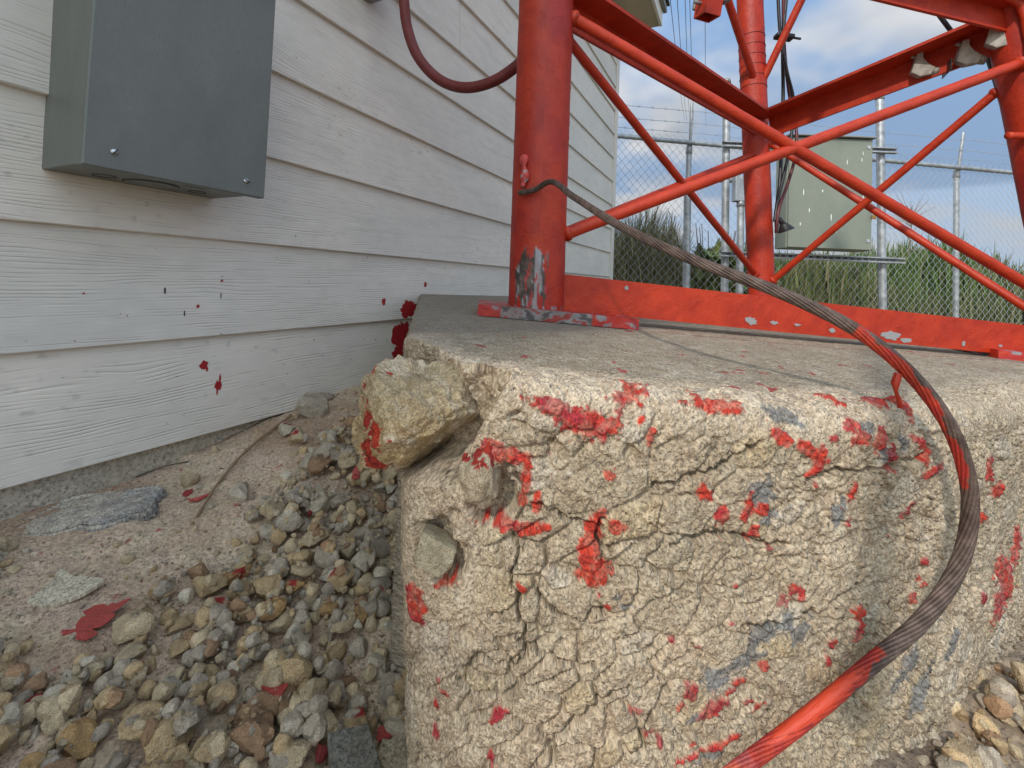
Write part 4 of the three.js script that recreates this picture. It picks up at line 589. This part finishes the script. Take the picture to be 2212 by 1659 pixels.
// ------------------------------------------------------------------ brush and tall grass beyond the fence
{
  const leaf = std({ vertexColors: true, roughness: 0.8, side: THREE.DoubleSide });
  function brush(seed, w, h, d, n, kind) {
    const R = mul32(seed), pos = [], col = [], idx = []; const G = [[[0.045, 0.090, 0.018], [0.115, 0.175, 0.032]], [[0.13, 0.13, 0.055], [0.28, 0.25, 0.13]], [[0.055, 0.085, 0.02], [0.13, 0.155, 0.042]], [[0.07, 0.11, 0.026], [0.16, 0.21, 0.05]]][kind];
    for (let i = 0; i < n; i++) {
      const u = (R() + R() + R() - 1.5) / 1.5, v = (R() + R() - 1); const bx0 = u * w * 0.5, bz = v * d * 0.5; const prof = Math.pow(Math.max(0.02, 1 - u * u), 0.5) * (0.80 + 0.5 * fbm(u * 4 + seed, v * 2, 3, 3)); const top = h * prof * (0.75 + 0.35 * R()); const y0 = R() < 0.35 ? 0 : top * R() * 0.75, len = kind === 3 ? 0.10 + 0.12 * R() : Math.min(top - y0 + 0.05, (kind === 1 ? 0.35 : 0.28) + 0.3 * R()), bw = kind === 3 ? 0.022 + 0.02 * R() : (kind === 1 ? 0.0045 : 0.0075) * (0.6 + 0.8 * R());
      const a = R() * 6.283, lean = kind === 3 ? 0.5 + R() : (kind === 1 ? 0.45 : 0.30) * (0.2 + R()), lx = Math.cos(a) * lean * len, lz = Math.sin(a) * lean * len, wx = -Math.sin(a + R()) * bw, wz = Math.cos(a + R()) * bw, c = mix3(G[0], G[1], R()), dry = R() < (kind === 2 ? 0.25 : 0.10) ? mix3(c, [0.24, 0.19, 0.10], 0.7) : c, b = pos.length / 3;
      pos.push(bx0 - wx, y0, bz - wz, bx0 + wx, y0, bz + wz, bx0 + lx * 0.4 - wx * 0.9, y0 + len * 0.55, bz + lz * 0.4 - wz * 0.9, bx0 + lx * 0.4 + wx * 0.9, y0 + len * 0.55, bz + lz * 0.4 + wz * 0.9, bx0 + lx, y0 + len * (1 - 0.3 * lean), bz + lz); for (let k = 0; k < 5; k++) col.push(...dry); idx.push(b, b + 1, b + 2, b + 2, b + 1, b + 3, b + 2, b + 3, b + 4);
    }
    const g = new THREE.BufferGeometry(); g.setAttribute('position', new THREE.Float32BufferAttribute(pos, 3)); g.setAttribute('color', new THREE.Float32BufferAttribute(col, 3)); g.setIndex(idx); g.computeVertexNormals(); return g;
  }
  const stem = std({ color: lin(0.13, 0.10, 0.07) });
  const plants = [[1.45, -5.2, 1.6, 1.42, 1.0, 7500, 1, 'leggy brown brush behind the fence next to the house corner'], [0.9, -5.9, 1.6, 1.4, 1.0, 4000, 0, 'green brush half hidden by the house corner'], [2.25, -5.15, 0.9, 1.15, 0.7, 3600, 3, 'dark leafy shrub behind the fence between the pipes'], [2.75, -5.6, 1.3, 1.10, 1.0, 4200, 0, 'green brush behind the rear tower leg'], [3.55, -5.5, 1.9, 0.95, 1.0, 8000, 2, 'dry olive grass clump below the grey cabinet'], [4.55, -5.9, 1.6, 1.12, 1.0, 8000, 0, 'green broom shrub right of the cabinet post'], [5.35, -6.0, 1.7, 1.30, 1.1, 9000, 0, 'tallest green broom shrub behind the right fence post'], [6.3, -6.2, 1.6, 1.05, 1.1, 7000, 2, 'sunlit olive grass clump at the right edge'], [7.2, -6.6, 1.6, 0.85, 1.1, 3000, 1, 'low brown brush farthest to the right']];
  plants.forEach(([x, z, w, h, d, n, k, lab], i) => { const t = thing('shrub', lab, 'shrub', 'brush beyond the fence'); t.position.set(x, 0, z); part('crown', brush(300 + i, w, h, d, n, k), leaf, t); const R = mul32(i + 9), gs = []; for (let q = 0; q < 9; q++) { const a = R() * 6.28, r = w * 0.3 * R(); gs.push(tube([V(0.3 * r * Math.cos(a), 0, 0.3 * r * Math.sin(a)), V(r * Math.cos(a), h * 0.45, r * Math.sin(a)), V(r * 1.4 * Math.cos(a), h * (0.75 + 0.25 * R()), r * 1.4 * Math.sin(a))], (l) => 0.010 - 0.006 * l, 5)); } part('stem', BGU.mergeGeometries(gs), stem, t); });
  // one bare sapling with a feathery top
  const sp = thing('bare_sapling', 'thin bare sapling rising above the broom beyond the fence', 'sapling'); sp.position.set(4.95, 0, -5.75); part('trunk', tube(curve([[0, 0, 0], [0.02, 0.6, 0], [-0.01, 1.0, 0], [0.03, 1.42, 0]], 20), (l) => 0.012 - 0.006 * l, 6), stem, sp);
  { const R = mul32(4), gs = []; for (let i = 0; i < 26; i++) { const y = 0.95 + 0.5 * R(), a = R() * 6.28, l = 0.10 + 0.16 * R(); gs.push(tube([V(0.01, y, 0), V(Math.cos(a) * l * 0.5, y + 0.10, Math.sin(a) * l * 0.5), V(Math.cos(a) * l, y + 0.22 * R() + 0.08, Math.sin(a) * l)], (q) => 0.005 - 0.012 * q, 4)); } part('twigs', BGU.mergeGeometries(gs), std({ color: lin(0.22, 0.16, 0.12) }), sp); }
  // matted low grass
  const R = mul32(8); const blade = new THREE.BufferGeometry(); blade.setAttribute('position', new THREE.Float32BufferAttribute([-0.008, 0, 0, 0.008, 0, 0, 0.03, 0.30, 0.02], 3)); blade.setIndex([0, 1, 2]); blade.computeVertexNormals();
  const gi = new THREE.InstancedMesh(blade, std({ roughness: 0.85, side: THREE.DoubleSide }), 9000), m4 = new THREE.Matrix4(), q4 = new THREE.Quaternion(); gi.name = 'grass'; gi.userData = { kind: 'stuff', label: 'matted olive grass covering the ground beyond the fence', category: 'grass' }; gi.castShadow = gi.receiveShadow = true;
  for (let i = 0; i < 9000; i++) { const x = 0.6 + R() * 9, z = -4.9 - R() * R() * 8; q4.setFromEuler(new THREE.Euler(0.3 * (R() - 0.5), R() * 6.28, 0.5 * (R() - 0.5))); const s = 0.8 + 1.3 * R(); m4.compose(V(x, -0.01, z), q4, V(s, s, s)); gi.setMatrixAt(i, m4); const c = mix3([0.05, 0.07, 0.018], [0.125, 0.12, 0.045], R()); gi.setColorAt(i, lin(...c)); } scene.add(gi);
  const sheet = one('pale_sheet', blob(0.075, 0.20, 17, 0.12, 0.004, 20), std({ color: lin(0.55, 0.54, 0.48), roughness: 0.8 }), 'faint pale sheet showing through the mesh right of the cabinet post', 'sheet'); sheet.position.set(3.36, 1.36, -4.44); sheet.rotation.y = -0.15;
}
console.log('brush done');

// ------------------------------------------------------------------ gravel
{
  const R = mul32(2024);
  const tint = { tan: [0.68, 0.49, 0.28], buff: [0.72, 0.57, 0.375], pale: [0.76, 0.66, 0.52], grey: [0.55, 0.465, 0.37], brown: [0.47, 0.29, 0.17], ochre: [0.64, 0.40, 0.18] };
  const mats = {}; for (const k in tint) mats[k] = std({ color: lin(...tint[k]), vertexColors: true, map: rep(T.gritC, 0.8, 0.8), bumpMap: rep(T.gritB, 0.8, 0.8), bumpScale: 0.0010, roughness: 0.92 });
  const sizes = [[1, 0.66, 0.8], [1, 0.8, 0.75], [1, 0.55, 0.85], [1, 0.75, 0.95], [1, 0.6, 0.62]];
  const shade = (g, sd) => setCol(g, (x, y, z) => { const k = 0.92 + 0.34 * fbm(x * 1.6 + sd, y * 1.6, z * 1.6, 4), w = ss(0.05, 0.4, fbm(x * 2.2, y * 2.2 + sd, z * 2.2, 3)); return [k * (1 + 0.12 * w), k * (1 + 0.13 * w), k * (1 + 0.15 * w)]; });
  const geos = []; for (let i = 0; i < 22; i++) geos.push(shade(BGU.toCreasedNormals(rockGeo(500 + i * 7, 4, { planes: 9 + (i % 5), soft: 60 + (i % 4) * 20, rough: 0.16, fine: 0.06, size: sizes[i % 5].map(v => v * 1.22), hmin: 0.50, hvar: 0.34 }), 0.55), i));
  const painted = []; for (let i = 0; i < 5; i++) { const g = BGU.toCreasedNormals(rockGeo(800 + i * 7, 5, { planes: 10, soft: 70, rough: 0.16, fine: 0.06, size: sizes[i].map(v => v * 1.2), hmin: 0.5, hvar: 0.34 }), 0.55); const base = [tint.tan, tint.buff, tint.pale, tint.grey, tint.ochre][i]; setCol(g, (x, y, z) => { const b = fbm(x * 2, y * 2, z * 2, 3), q = Math.hypot(x - 0.25, y - 0.45, z - 0.35) + 0.6 * fbm(x * 4, y * 4, z * 4, 3); return q < 0.42 ? mix3([0.50, 0.04, 0.035], [0.42, 0.035, 0.05], ss(-0.2, 0.2, b)) : base.map(v => v * (0.95 + 0.3 * b)); }); painted.push(g); }
  const small = geos.slice(0, 6).map((g, i) => shade(BGU.toCreasedNormals(rockGeo(900 + i, 2, { planes: 9, soft: 80, rough: 0.12, size: sizes[i % 5].map(v => v * 1.2), hmin: 0.5, hvar: 0.34 }), 0.5), i));
  const inBlock = (x, z) => { if (z > -0.30) return false; if (x < -0.05) return edgeDist(x, z) < -0.002 && z < -0.345; if (x < 0.3) return z < -0.335; return -z > 0.362 + (x - 0.3) * 0.66; };
  // rest height: stones are dropped on what already lies there
  const gx0 = -1.1, gz0 = -1.75, gs = 0.004, gw = 500, gh = 390, H = new Float32Array(gw * gh); for (let j = 0; j < gh; j++) for (let i = 0; i < gw; i++) H[j * gw + i] = groundY(gx0 + i * gs, gz0 + j * gs);
  const under = (x, z, r) => { let m = -9, s = 0, n = 0; const c = Math.ceil(r / gs), ci = Math.round((x - gx0) / gs), cj = Math.round((z - gz0) / gs); for (let j = -c; j <= c; j++) for (let i = -c; i <= c; i++) if (i * i + j * j <= c * c) { const a = ci + i, b = cj + j; if (a < 0 || b < 0 || a >= gw || b >= gh) continue; const v = H[b * gw + a]; s += v; n++; if (v > m) m = v; } return n ? [m, s / n] : [0, 0]; };
  const raise = (x, z, r, top) => { const c = Math.ceil(r / gs), ci = Math.round((x - gx0) / gs), cj = Math.round((z - gz0) / gs); for (let j = -c; j <= c; j++) for (let i = -c; i <= c; i++) { const d = (i * i + j * j) / (c * c); if (d > 1) continue; const a = ci + i, b = cj + j; if (a < 0 || b < 0 || a >= gw || b >= gh) continue; const v = top * Math.sqrt(1 - d) + (H[b * gw + a]) * 0; const base = H[b * gw + a]; H[b * gw + a] = Math.max(base, raise.y + raise.h * Math.sqrt(1 - d)); } };
  function rest(x, z, r, hy, sink) { const [m, av] = under(x, z, r * 0.72); const y = mix(av, m, 0.35) + hy * (1 - sink); raise.y = y; raise.h = hy * 0.8; raise(x, z, r * 0.85, 0); return y; }
  const dens = (x, z) => { if (inBlock(x, z)) return 0; if (Math.hypot((x + 0.50) / 0.058, (z + 0.55) / 0.062) < 1 || Math.hypot((x + 0.44) / 0.045, (z + 0.51) / 0.045) < 1 || Math.hypot((x + 0.59) / 0.10, (z + 0.69) / 0.065) < 1) return 0; if (x > 0.05) { const q = Math.hypot((x - 0.47) / 0.16, (z + 0.345) / 0.11); return 0.8 * ss(1.25, 0.5, q) + 0.07; } const w = wallDist(x, z); if (w < 0.03) return 0; const e = edgeDist(x, z); const wide = mix(0.27, 0.31, ss(-0.5, -0.9, z)); let d = ss(wide + 0.12, wide - 0.06, e) * (z < -1.35 ? 0.6 : 1) * ss(0.02, 0.10, w); const fr = ss(-0.66, -0.45, z) * 0.8; d = Math.max(d, fr, 0.035); d *= 0.55 + 0.9 * ss(-0.25, 0.2, fbm(x * 9, 5, z * 9, 3)); return Math.min(1, d); };
  const zone = (x, z) => x > 0.05 ? ['at the foot of the footing under the wire rope', 'gravel right of the footing'] : z < -0.95 ? ['in the gravel heap where the wall meets the footing', 'gravel heap by the wall'] : z < -0.56 ? ['in the gravel left of the broken footing corner', 'gravel left of the footing'] : ['in the coarse gravel at the bottom left', 'gravel in the foreground'];
  // hand-placed stones that stand out, then the rest
  const place = (x, z, r, kind, gi, lab, grp, sink, rot) => { const P = kind === 'painted', g = P ? painted[gi % 5] : geos[gi % 22]; const sz = P ? sizes[gi % 5] : sizes[gi % 22 % 5]; const y = rest(x, z, r, r * sz[1], sink); const m = one('stone', g, P ? M.rockV : mats[kind], lab, 'stone', grp); m.position.set(x, y, z); m.scale.setScalar(r); m.rotation.set((R() - 0.5) * 0.7, rot ?? R() * 6.28, (R() - 0.5) * 0.7); return m; };
  const hero = [[-0.285, -0.425, 0.021, 'tan', 3, 'biggest tan stone in the left foreground with a rounded top'], [-0.250, -0.395, 0.024, 'buff', 7, 'large cracked buff stone near the bottom edge'], [-0.345, -0.372, 0.021, 'brown', 4, 'dark brown rounded stone in the bottom left corner'], [-0.262, -0.358, 0.022, 'brown', 10, 'reddish brown lump at the bottom edge left of the bolt'], [-0.128, -0.372, 0.021, 'pale', 5, 'white and tan split stone at the bottom edge beside the footing'], [-0.085, -0.352, 0.020, 'ochre', 12, 'ochre stone at the bottom edge against the footing corner'], [-0.175, -0.445, 0.019, 'buff', 1, 'pale buff stone above the bolt'], [-0.142, -0.44, 0.016, 'pale', 9, 'white stone with faint red specks above the dark shard'], [-0.29, -0.60, 0.022, 'painted', 0, 'brown stone with a red painted ridge in the left gravel'], [-0.325, -0.545, 0.018, 'painted', 1, 'buff pebble with a red splash on its top near the paint sheet'], [-0.215, -0.64, 0.026, 'grey', 2, 'large flat grey stone in the middle of the gravel'], [-0.155, -0.60, 0.014, 'painted', 3, 'grey pebble with a glossy red end near the footing'], [-0.25, -0.93, 0.022, 'buff', 8, 'broad buff stone at the top of the gravel bed'], [-0.43, -0.92, 0.020, 'painted', 2, 'pale stone capped with red paint near the twig'], [-0.32, -0.70, 0.024, 'grey', 6, 'dark layered grey stone in the gravel left of the footing'], [0.585, -0.495, 0.034, 'painted', 4, 'big ochre stone with red paint right of the footing base']];
  for (const [x, z, r, k, gi, lab] of hero) place(x, z, r, k, gi, lab, undefined, 0.25);
  let n = 0, tries = 0; const spots = [];
  while (n < 282 && tries++ < 60000) {
    const right = R() < 0.17; const x = right ? 0.12 + R() * 0.65 : -0.80 + R() * 0.76, z = right ? -0.27 - R() * 0.42 : -1.45 + R() * 1.13; const d = dens(x, z); if (R() > d) continue; 
    const near = ss(-1.2, -0.35, z); let r = mix(0.0255, 0.0170, near) * (0.60 + 0.70 * R() * R() + 0.15 * R()); if (right) r = 0.0095 + 0.0075 * R(); if (spots.some(s => Math.hypot(s[0] - x, s[1] - z) < (s[2] + r) * 0.66)) continue; if (inBlock(x + r * 0.6, z)) continue;
    spots.push([x, z, r]); n++;
    const q = R(); const [zl, grp] = zone(x, z); const warm = !right && z > -0.6; const kind = q < 0.045 ? 'painted' : warm ? (q < 0.34 ? 'tan' : q < 0.66 ? 'buff' : q < 0.76 ? 'pale' : q < 0.86 ? 'brown' : q < 0.93 ? 'ochre' : 'grey') : (q < 0.30 ? 'grey' : q < 0.62 ? 'buff' : q < 0.86 ? 'pale' : q < 0.94 ? 'tan' : 'brown');
    const word = { tan: 'tan', buff: 'buff', pale: 'whitish', grey: 'grey', brown: 'brown', ochre: 'ochre', painted: 'red splashed' }[kind];
    const gsel = Math.floor(R() * 22); place(x, z, r, kind, gsel, (r > 0.0175 ? 'large ' : 'small ') + ['oblong', 'blocky', 'flat', 'chunky', 'narrow'][(kind === 'painted' ? gsel % 5 : gsel % 22 % 5)] + ' ' + word + ' stone ' + zl, word + ' stones in ' + grp, 0.18 + 0.2 * R());
  }
  // what lies between: pebbles and grit nobody could count
  const inst = (name, geo, mat, N, r0, r1, lab, f) => { const im = new THREE.InstancedMesh(geo, mat, N), m4 = new THREE.Matrix4(), q4 = new THREE.Quaternion(); let c = 0, t = 0; while (c < N && t++ < N * 60) { const right = R() < 0.22, x = right ? 0.10 + R() * 0.75 : -0.82 + R() * 0.80, z = right ? -0.26 - R() * 0.5 : -1.5 + R() * 1.19; if (inBlock(x, z) || wallDist(x, z) < 0.012 || R() > f(x, z) || (r1 > 0.004 && dens(x, z) === 0)) continue; const r = r0 + (r1 - r0) * R() * R(); const [, av] = under(x, z, r); const y = av + r * 0.25; q4.setFromEuler(new THREE.Euler(R() * 6, R() * 6, R() * 6)); m4.compose(V(x, y, z), q4, V(r, r, r)); im.setMatrixAt(c, m4); const k = R(), tt = R() < 0.008 ? [0.40, 0.05, 0.05] : k < 0.3 ? tint.grey : k < 0.6 ? tint.buff : k < 0.8 ? tint.tan : k < 0.9 ? tint.pale : tint.brown; const kk = 0.8 + 0.35 * R(); im.setColorAt(c, lin(...tt.map(v => v * kk))); c++; } im.count = c; im.name = name; im.userData = { kind: 'stuff', label: lab, category: 'gravel' }; im.castShadow = im.receiveShadow = true; scene.add(im); };
  const gm = std({ map: rep(T.gritC, 0.5, 0.5), bumpMap: rep(T.gritB, 0.5, 0.5), bumpScale: 0.0006, roughness: 0.95 });
  small.forEach(g => g.deleteAttribute('color'));
  inst('gravel', small[3], gm, 700, 0.0075, 0.0125, 'smaller crushed stones packed between the larger ones', (x, z) => Math.pow(dens(x, z), 1.4));
  inst('pebbles', small[0], gm, 1100, 0.0045, 0.0090, 'small pebbles filling the gaps of the gravel', (x, z) => dens(x, z) * 0.9 + 0.02);
  inst('coarse_grit', small[1], gm, 1000, 0.0040, 0.0085, 'angular chips of stone among the gravel', (x, z) => dens(x, z) * 0.9 + 0.03);
  inst('grit', small[2], gm, 7000, 0.0010, 0.0034, 'fine grit scattered over the sandy ground', (x, z) => 0.35 + 0.5 * dens(x, z));
  const rest2 = (x, z, r) => under(x, z, r)[1]; scene.userData.restY = rest2;
}
console.log('gravel done');

// ------------------------------------------------------------------ litter on the ground
{
  const gy = scene.userData.restY; delete scene.userData.restY; const R = mul32(77);
  // crumbled patch of grey grout
  {
    const nr = 34, na = 110, pos = [], col = [], uv = [], idx = []; for (let i = 0; i <= nr; i++) for (let k = 0; k < na; k++) { const a = k / na * 6.2832, f = i / nr, ed = 1 + 0.75 * fbm(Math.cos(a) * 1.4 + 3, Math.sin(a) * 1.4, 5, 5); const q = Math.min(1, f / 0.88) + (f > 0.88 ? (f - 0.88) * 0.8 : 0), x = Math.cos(a) * 0.080 * ed * q * (1 + 0.05 * n3(a * 9, q, 2)), z = Math.sin(a) * 0.052 * ed * q * (1 + 0.06 * n3(a * 9, q, 7)); let y = f <= 0.88 ? 0.008 + 0.006 * fbm(x * 25, 3, z * 25, 4) + 0.0022 * fbm(x * 110, 3, z * 110, 3) : 0.008 * (1 - (f - 0.88) / 0.12 * 1.6); if (f <= 0.88) y -= 0.004 * ss(0.7, 1, q); pos.push(x, y, z); const e = fbm(x * 60, 1, z * 60, 4); let c = mix3([0.64, 0.56, 0.47], [0.44, 0.41, 0.375], ss(-0.15, 0.3, e + 5 * x)); if (f > 0.93) c = [0.30, 0.285, 0.27]; if (fbm(x * 55 + 8, 4, z * 55, 3) > 0.40) c = [0.45, 0.06, 0.06]; col.push(...c); uv.push(x, z); if (i < nr) { const b = i * na + k, n = i * na + (k + 1) % na; idx.push(b, n, b + na, n, n + na, b + na); } }
    const g = new THREE.BufferGeometry(); g.setAttribute('position', new THREE.Float32BufferAttribute(pos, 3)); g.setAttribute('color', new THREE.Float32BufferAttribute(col, 3)); g.setAttribute('uv', new THREE.Float32BufferAttribute(uv, 2)); g.setIndex(idx); g.computeVertexNormals();
    const m = one('grout_slab', g, M.concrete, 'crumbling grey slab of grout lying on the sand below the box', 'grout slab'); m.position.set(-0.590, gy(-0.590, -0.69, 0.05) - 0.001, -0.690); m.rotation.set(0.06, 0.25, 0.05);
  }
  { // broken plaster disc
    const s = new THREE.Shape(); const r = 0.036; for (let i = 0; i <= 40; i++) { const a = 2.35 + i / 40 * 3.75; s[i ? 'lineTo' : 'moveTo'](Math.cos(a) * r, Math.sin(a) * r); } s.lineTo(0.010, 0.004); s.lineTo(0.004, 0.009); s.lineTo(0.001, 0.004);
    const g = new THREE.ExtrudeGeometry(s, { depth: 0.0035, bevelEnabled: true, bevelSize: 0.0006, bevelThickness: 0.0006, bevelSegments: 2 }); g.rotateX(-Math.PI / 2); setUV(g, (x, y, z) => [x, z]);
    const m = one('broken_disc', g, std({ color: lin(0.70, 0.62, 0.48), map: rep(T.gritC, 6, 6), bumpMap: rep(T.gritB, 8, 8), bumpScale: 0.0004 }), 'pale broken disc with a wedge missing lying flat on the sand', 'disc'); m.position.set(-0.505, gy(-0.505, -0.56, 0.03) + 0.002, -0.562); m.rotation.set(0.10, 0.25, 0.04);
  }
  const flake = (x, z, rx, rz, lab, curl, ry, up = 0.001, seed = 1) => { const g0 = blob(rx, rz, seed, 0.5, 0.0007, 44), p = g0.attributes.position; for (let i = 0; i < p.count; i++) { const u = p.getX(i), v = p.getY(i); p.setZ(i, p.getZ(i) + curl * (u * u / rx) + 0.0012 * n3(u * 120, v * 120, seed)); } g0.rotateX(-Math.PI / 2); g0.computeVertexNormals(); const m = one('paint_flake', g0, M.flake, lab, 'paint flake', 'fallen flakes of red paint'); m.position.set(x, gy(x, z, Math.min(rx, rz)) + up, z); m.rotation.set(0.12, ry, 0.08); };
  flake(-0.445, -0.522, 0.026, 0.018, 'large faded red sheet of paint beside the broken disc', 0.1, 0.4, 0.002, 3); flake(-0.43, -0.500, 0.011, 0.006, 'narrow faded red paint strip above the large sheet', 0.2, -0.3, 0.004, 5);
  flake(-0.620, -0.975, 0.040, 0.009, 'long curled bright red strip of paint against the wall foot', 0.25, 0.95, 0.006, 7); flake(-0.640, -0.905, 0.024, 0.008, 'short bright red paint strip pointing away from the wall', 0.15, -0.9, 0.004, 9);
  flake(-0.480, -0.745, 0.014, 0.005, 'thin dull red paint sliver on the sand right of the grout slab', 0.3, 0.5, 0.002, 11); flake(-0.215, -0.470, 0.011, 0.008, 'hooked red paint curl in the foreground gravel', 0.4, 0.2, 0.003, 13); flake(-0.10, -0.455, 0.012, 0.009, 'red paint chip lying against the footing corner', 0.2, 1.2, 0.003, 15);
  flake(-0.25, -0.80, 0.016, 0.006, 'dark red paint chip standing among the grey gravel', 0.5, 2.0, 0.006, 17); flake(-0.36, -0.475, 0.010, 0.003, 'small pink red paint sliver in the bottom left gravel', 0.2, 0.1, 0.001, 19); flake(-0.24, -0.97, 0.022, 0.010, 'faded red paint sheet between stones at the top of the gravel', 0.2, 0.6, 0.006, 21);
  flake(-0.69, -0.775, 0.012, 0.006, 'rusty red paint crumb at the wall foot above the grout slab', 0.4, 0.3, 0.003, 23); flake(0.43, -0.365, 0.007, 0.006, 'round red paint chip on the soil right of the footing', 0.2, 0, 0.001, 25);
  // twig
  { const tw = curve([[-0.452, gy(-0.452, -0.985, 0.004) + 0.012, -0.985], [-0.472, gy(-0.472, -0.88, 0.004) + 0.008, -0.87], [-0.470, gy(-0.47, -0.78, 0.004) + 0.006, -0.78], [-0.452, gy(-0.452, -0.70, 0.004) + 0.004, -0.70]], 40); const t = thing('twig', 'dry brown twig lying across the sand beside the gravel', 'twig'); part('stem', tube(tw, (l) => 0.0030 - 0.004 * l + 0.0005 * Math.sin(l * 160), 8), std({ color: lin(0.24, 0.16, 0.09), roughness: 0.9 }), t); part('side_shoot', tube([tw[18].clone(), tw[18].clone().add(V(0.012, 0.008, 0.006)), tw[18].clone().add(V(0.020, 0.018, 0.004))], 0.0013, 6), std({ color: lin(0.20, 0.13, 0.08) }), t); }
  { const t = one('pine_needle', tube(curve([[-0.625, gy(-0.625, -0.80, 0.004) + 0.003, -0.80], [-0.60, gy(-0.60, -0.83, 0.004) + 0.005, -0.83], [-0.57, gy(-0.57, -0.85, 0.004) + 0.003, -0.85]], 12), 0.0010, 6), std({ color: lin(0.07, 0.05, 0.04) }), 'thin dark straw on the sand above the grout slab', 'straw'); }
  // dropped screw
  { const b = thing('machine_screw', 'short zinc machine screw dropped in the foreground gravel', 'screw'); const r = 0.0030; const pr = []; for (let i = 0; i <= 44; i++) pr.push(V(0, -i * 0.0004, 0)); part('shank', tube(pr, (l) => r + 0.00045 * Math.sin(l / 0.0011 * 6.2832), 14), M.zinc, b); part('head', (() => { const g = new THREE.CylinderGeometry(0.0056, 0.0062, 0.0036, 20); g.translate(0, 0.0018, 0); return g; })(), M.zinc, b); part('washer', (() => { const g = new THREE.CylinderGeometry(0.0078, 0.0078, 0.0012, 24); g.translate(0, -0.0006, 0); return g; })(), M.zinc, b); b.position.set(-0.182, gy(-0.182, -0.385, 0.006) + 0.009, -0.392); b.rotation.set(1.15, 0.2, 0.55); }
  // dark slate shard and a slab of mortar at the footing's foot
  const slab = (pts, th, mat, x, z, rx, ry, rz, dy, name, lab, cat) => { const g = new THREE.ExtrudeGeometry(new THREE.Shape(pts.map(p => new THREE.Vector2(p[0], p[1]))), { depth: th, bevelEnabled: true, bevelSize: 0.0012, bevelThickness: 0.0012, bevelSegments: 2 }); g.rotateX(-Math.PI / 2); setUV(g, (a, b, c) => [a, c + b]); const m = one(name, g, mat, lab, cat); m.position.set(x, gy(x, z, 0.01) + dy, z); m.rotation.set(rx, ry, rz); };
  slab([[-0.022, 0.036], [0.010, 0.040], [0.020, 0.012], [0.030, -0.030], [0.006, -0.042], [-0.012, -0.012]], 0.006, std({ color: lin(0.20, 0.19, 0.165), map: rep(T.gritC, 5, 5), bumpMap: rep(T.gritB, 6, 6), bumpScale: 0.0008 }), -0.115, -0.395, 0.12, 0.25, -0.10, 0.004, 'slate_shard', 'dark grey flat shard standing out of the gravel at the footing corner', 'shard');
  slab([[-0.014, 0.034], [0.016, 0.030], [0.026, -0.004], [0.020, -0.036], [-0.010, -0.030], [-0.020, 0.0]], 0.010, std({ color: lin(0.47, 0.40, 0.29), map: rep(T.gritC, 5, 5), bumpMap: rep(T.gritB, 6, 6), bumpScale: 0.0012 }), -0.083, -0.405, 0.05, 0.1, -0.06, 0.0, 'mortar_slab', 'tan slab of spilled mortar at the foot of the footing corner', 'mortar slab');
}
// the pole the camera hangs from, just behind the viewpoint: its soft shadow falls down the front of the footing
{ const p = thing('camera_pole', 'black pole behind the viewpoint whose shadow falls down the footing face', 'pole'); part('shaft', tube(line(V(0.0, 0.47, 0.07), V(0.012, 1.35, 0.20), 6), 0.0125, 16), M.black, p); part('joint', tube(line(V(0.0, 0.455, 0.068), V(0.0005, 0.50, 0.0745), 2), 0.016, 16), M.black, p); }
console.log('litter done');

renderer.render(scene, camera);
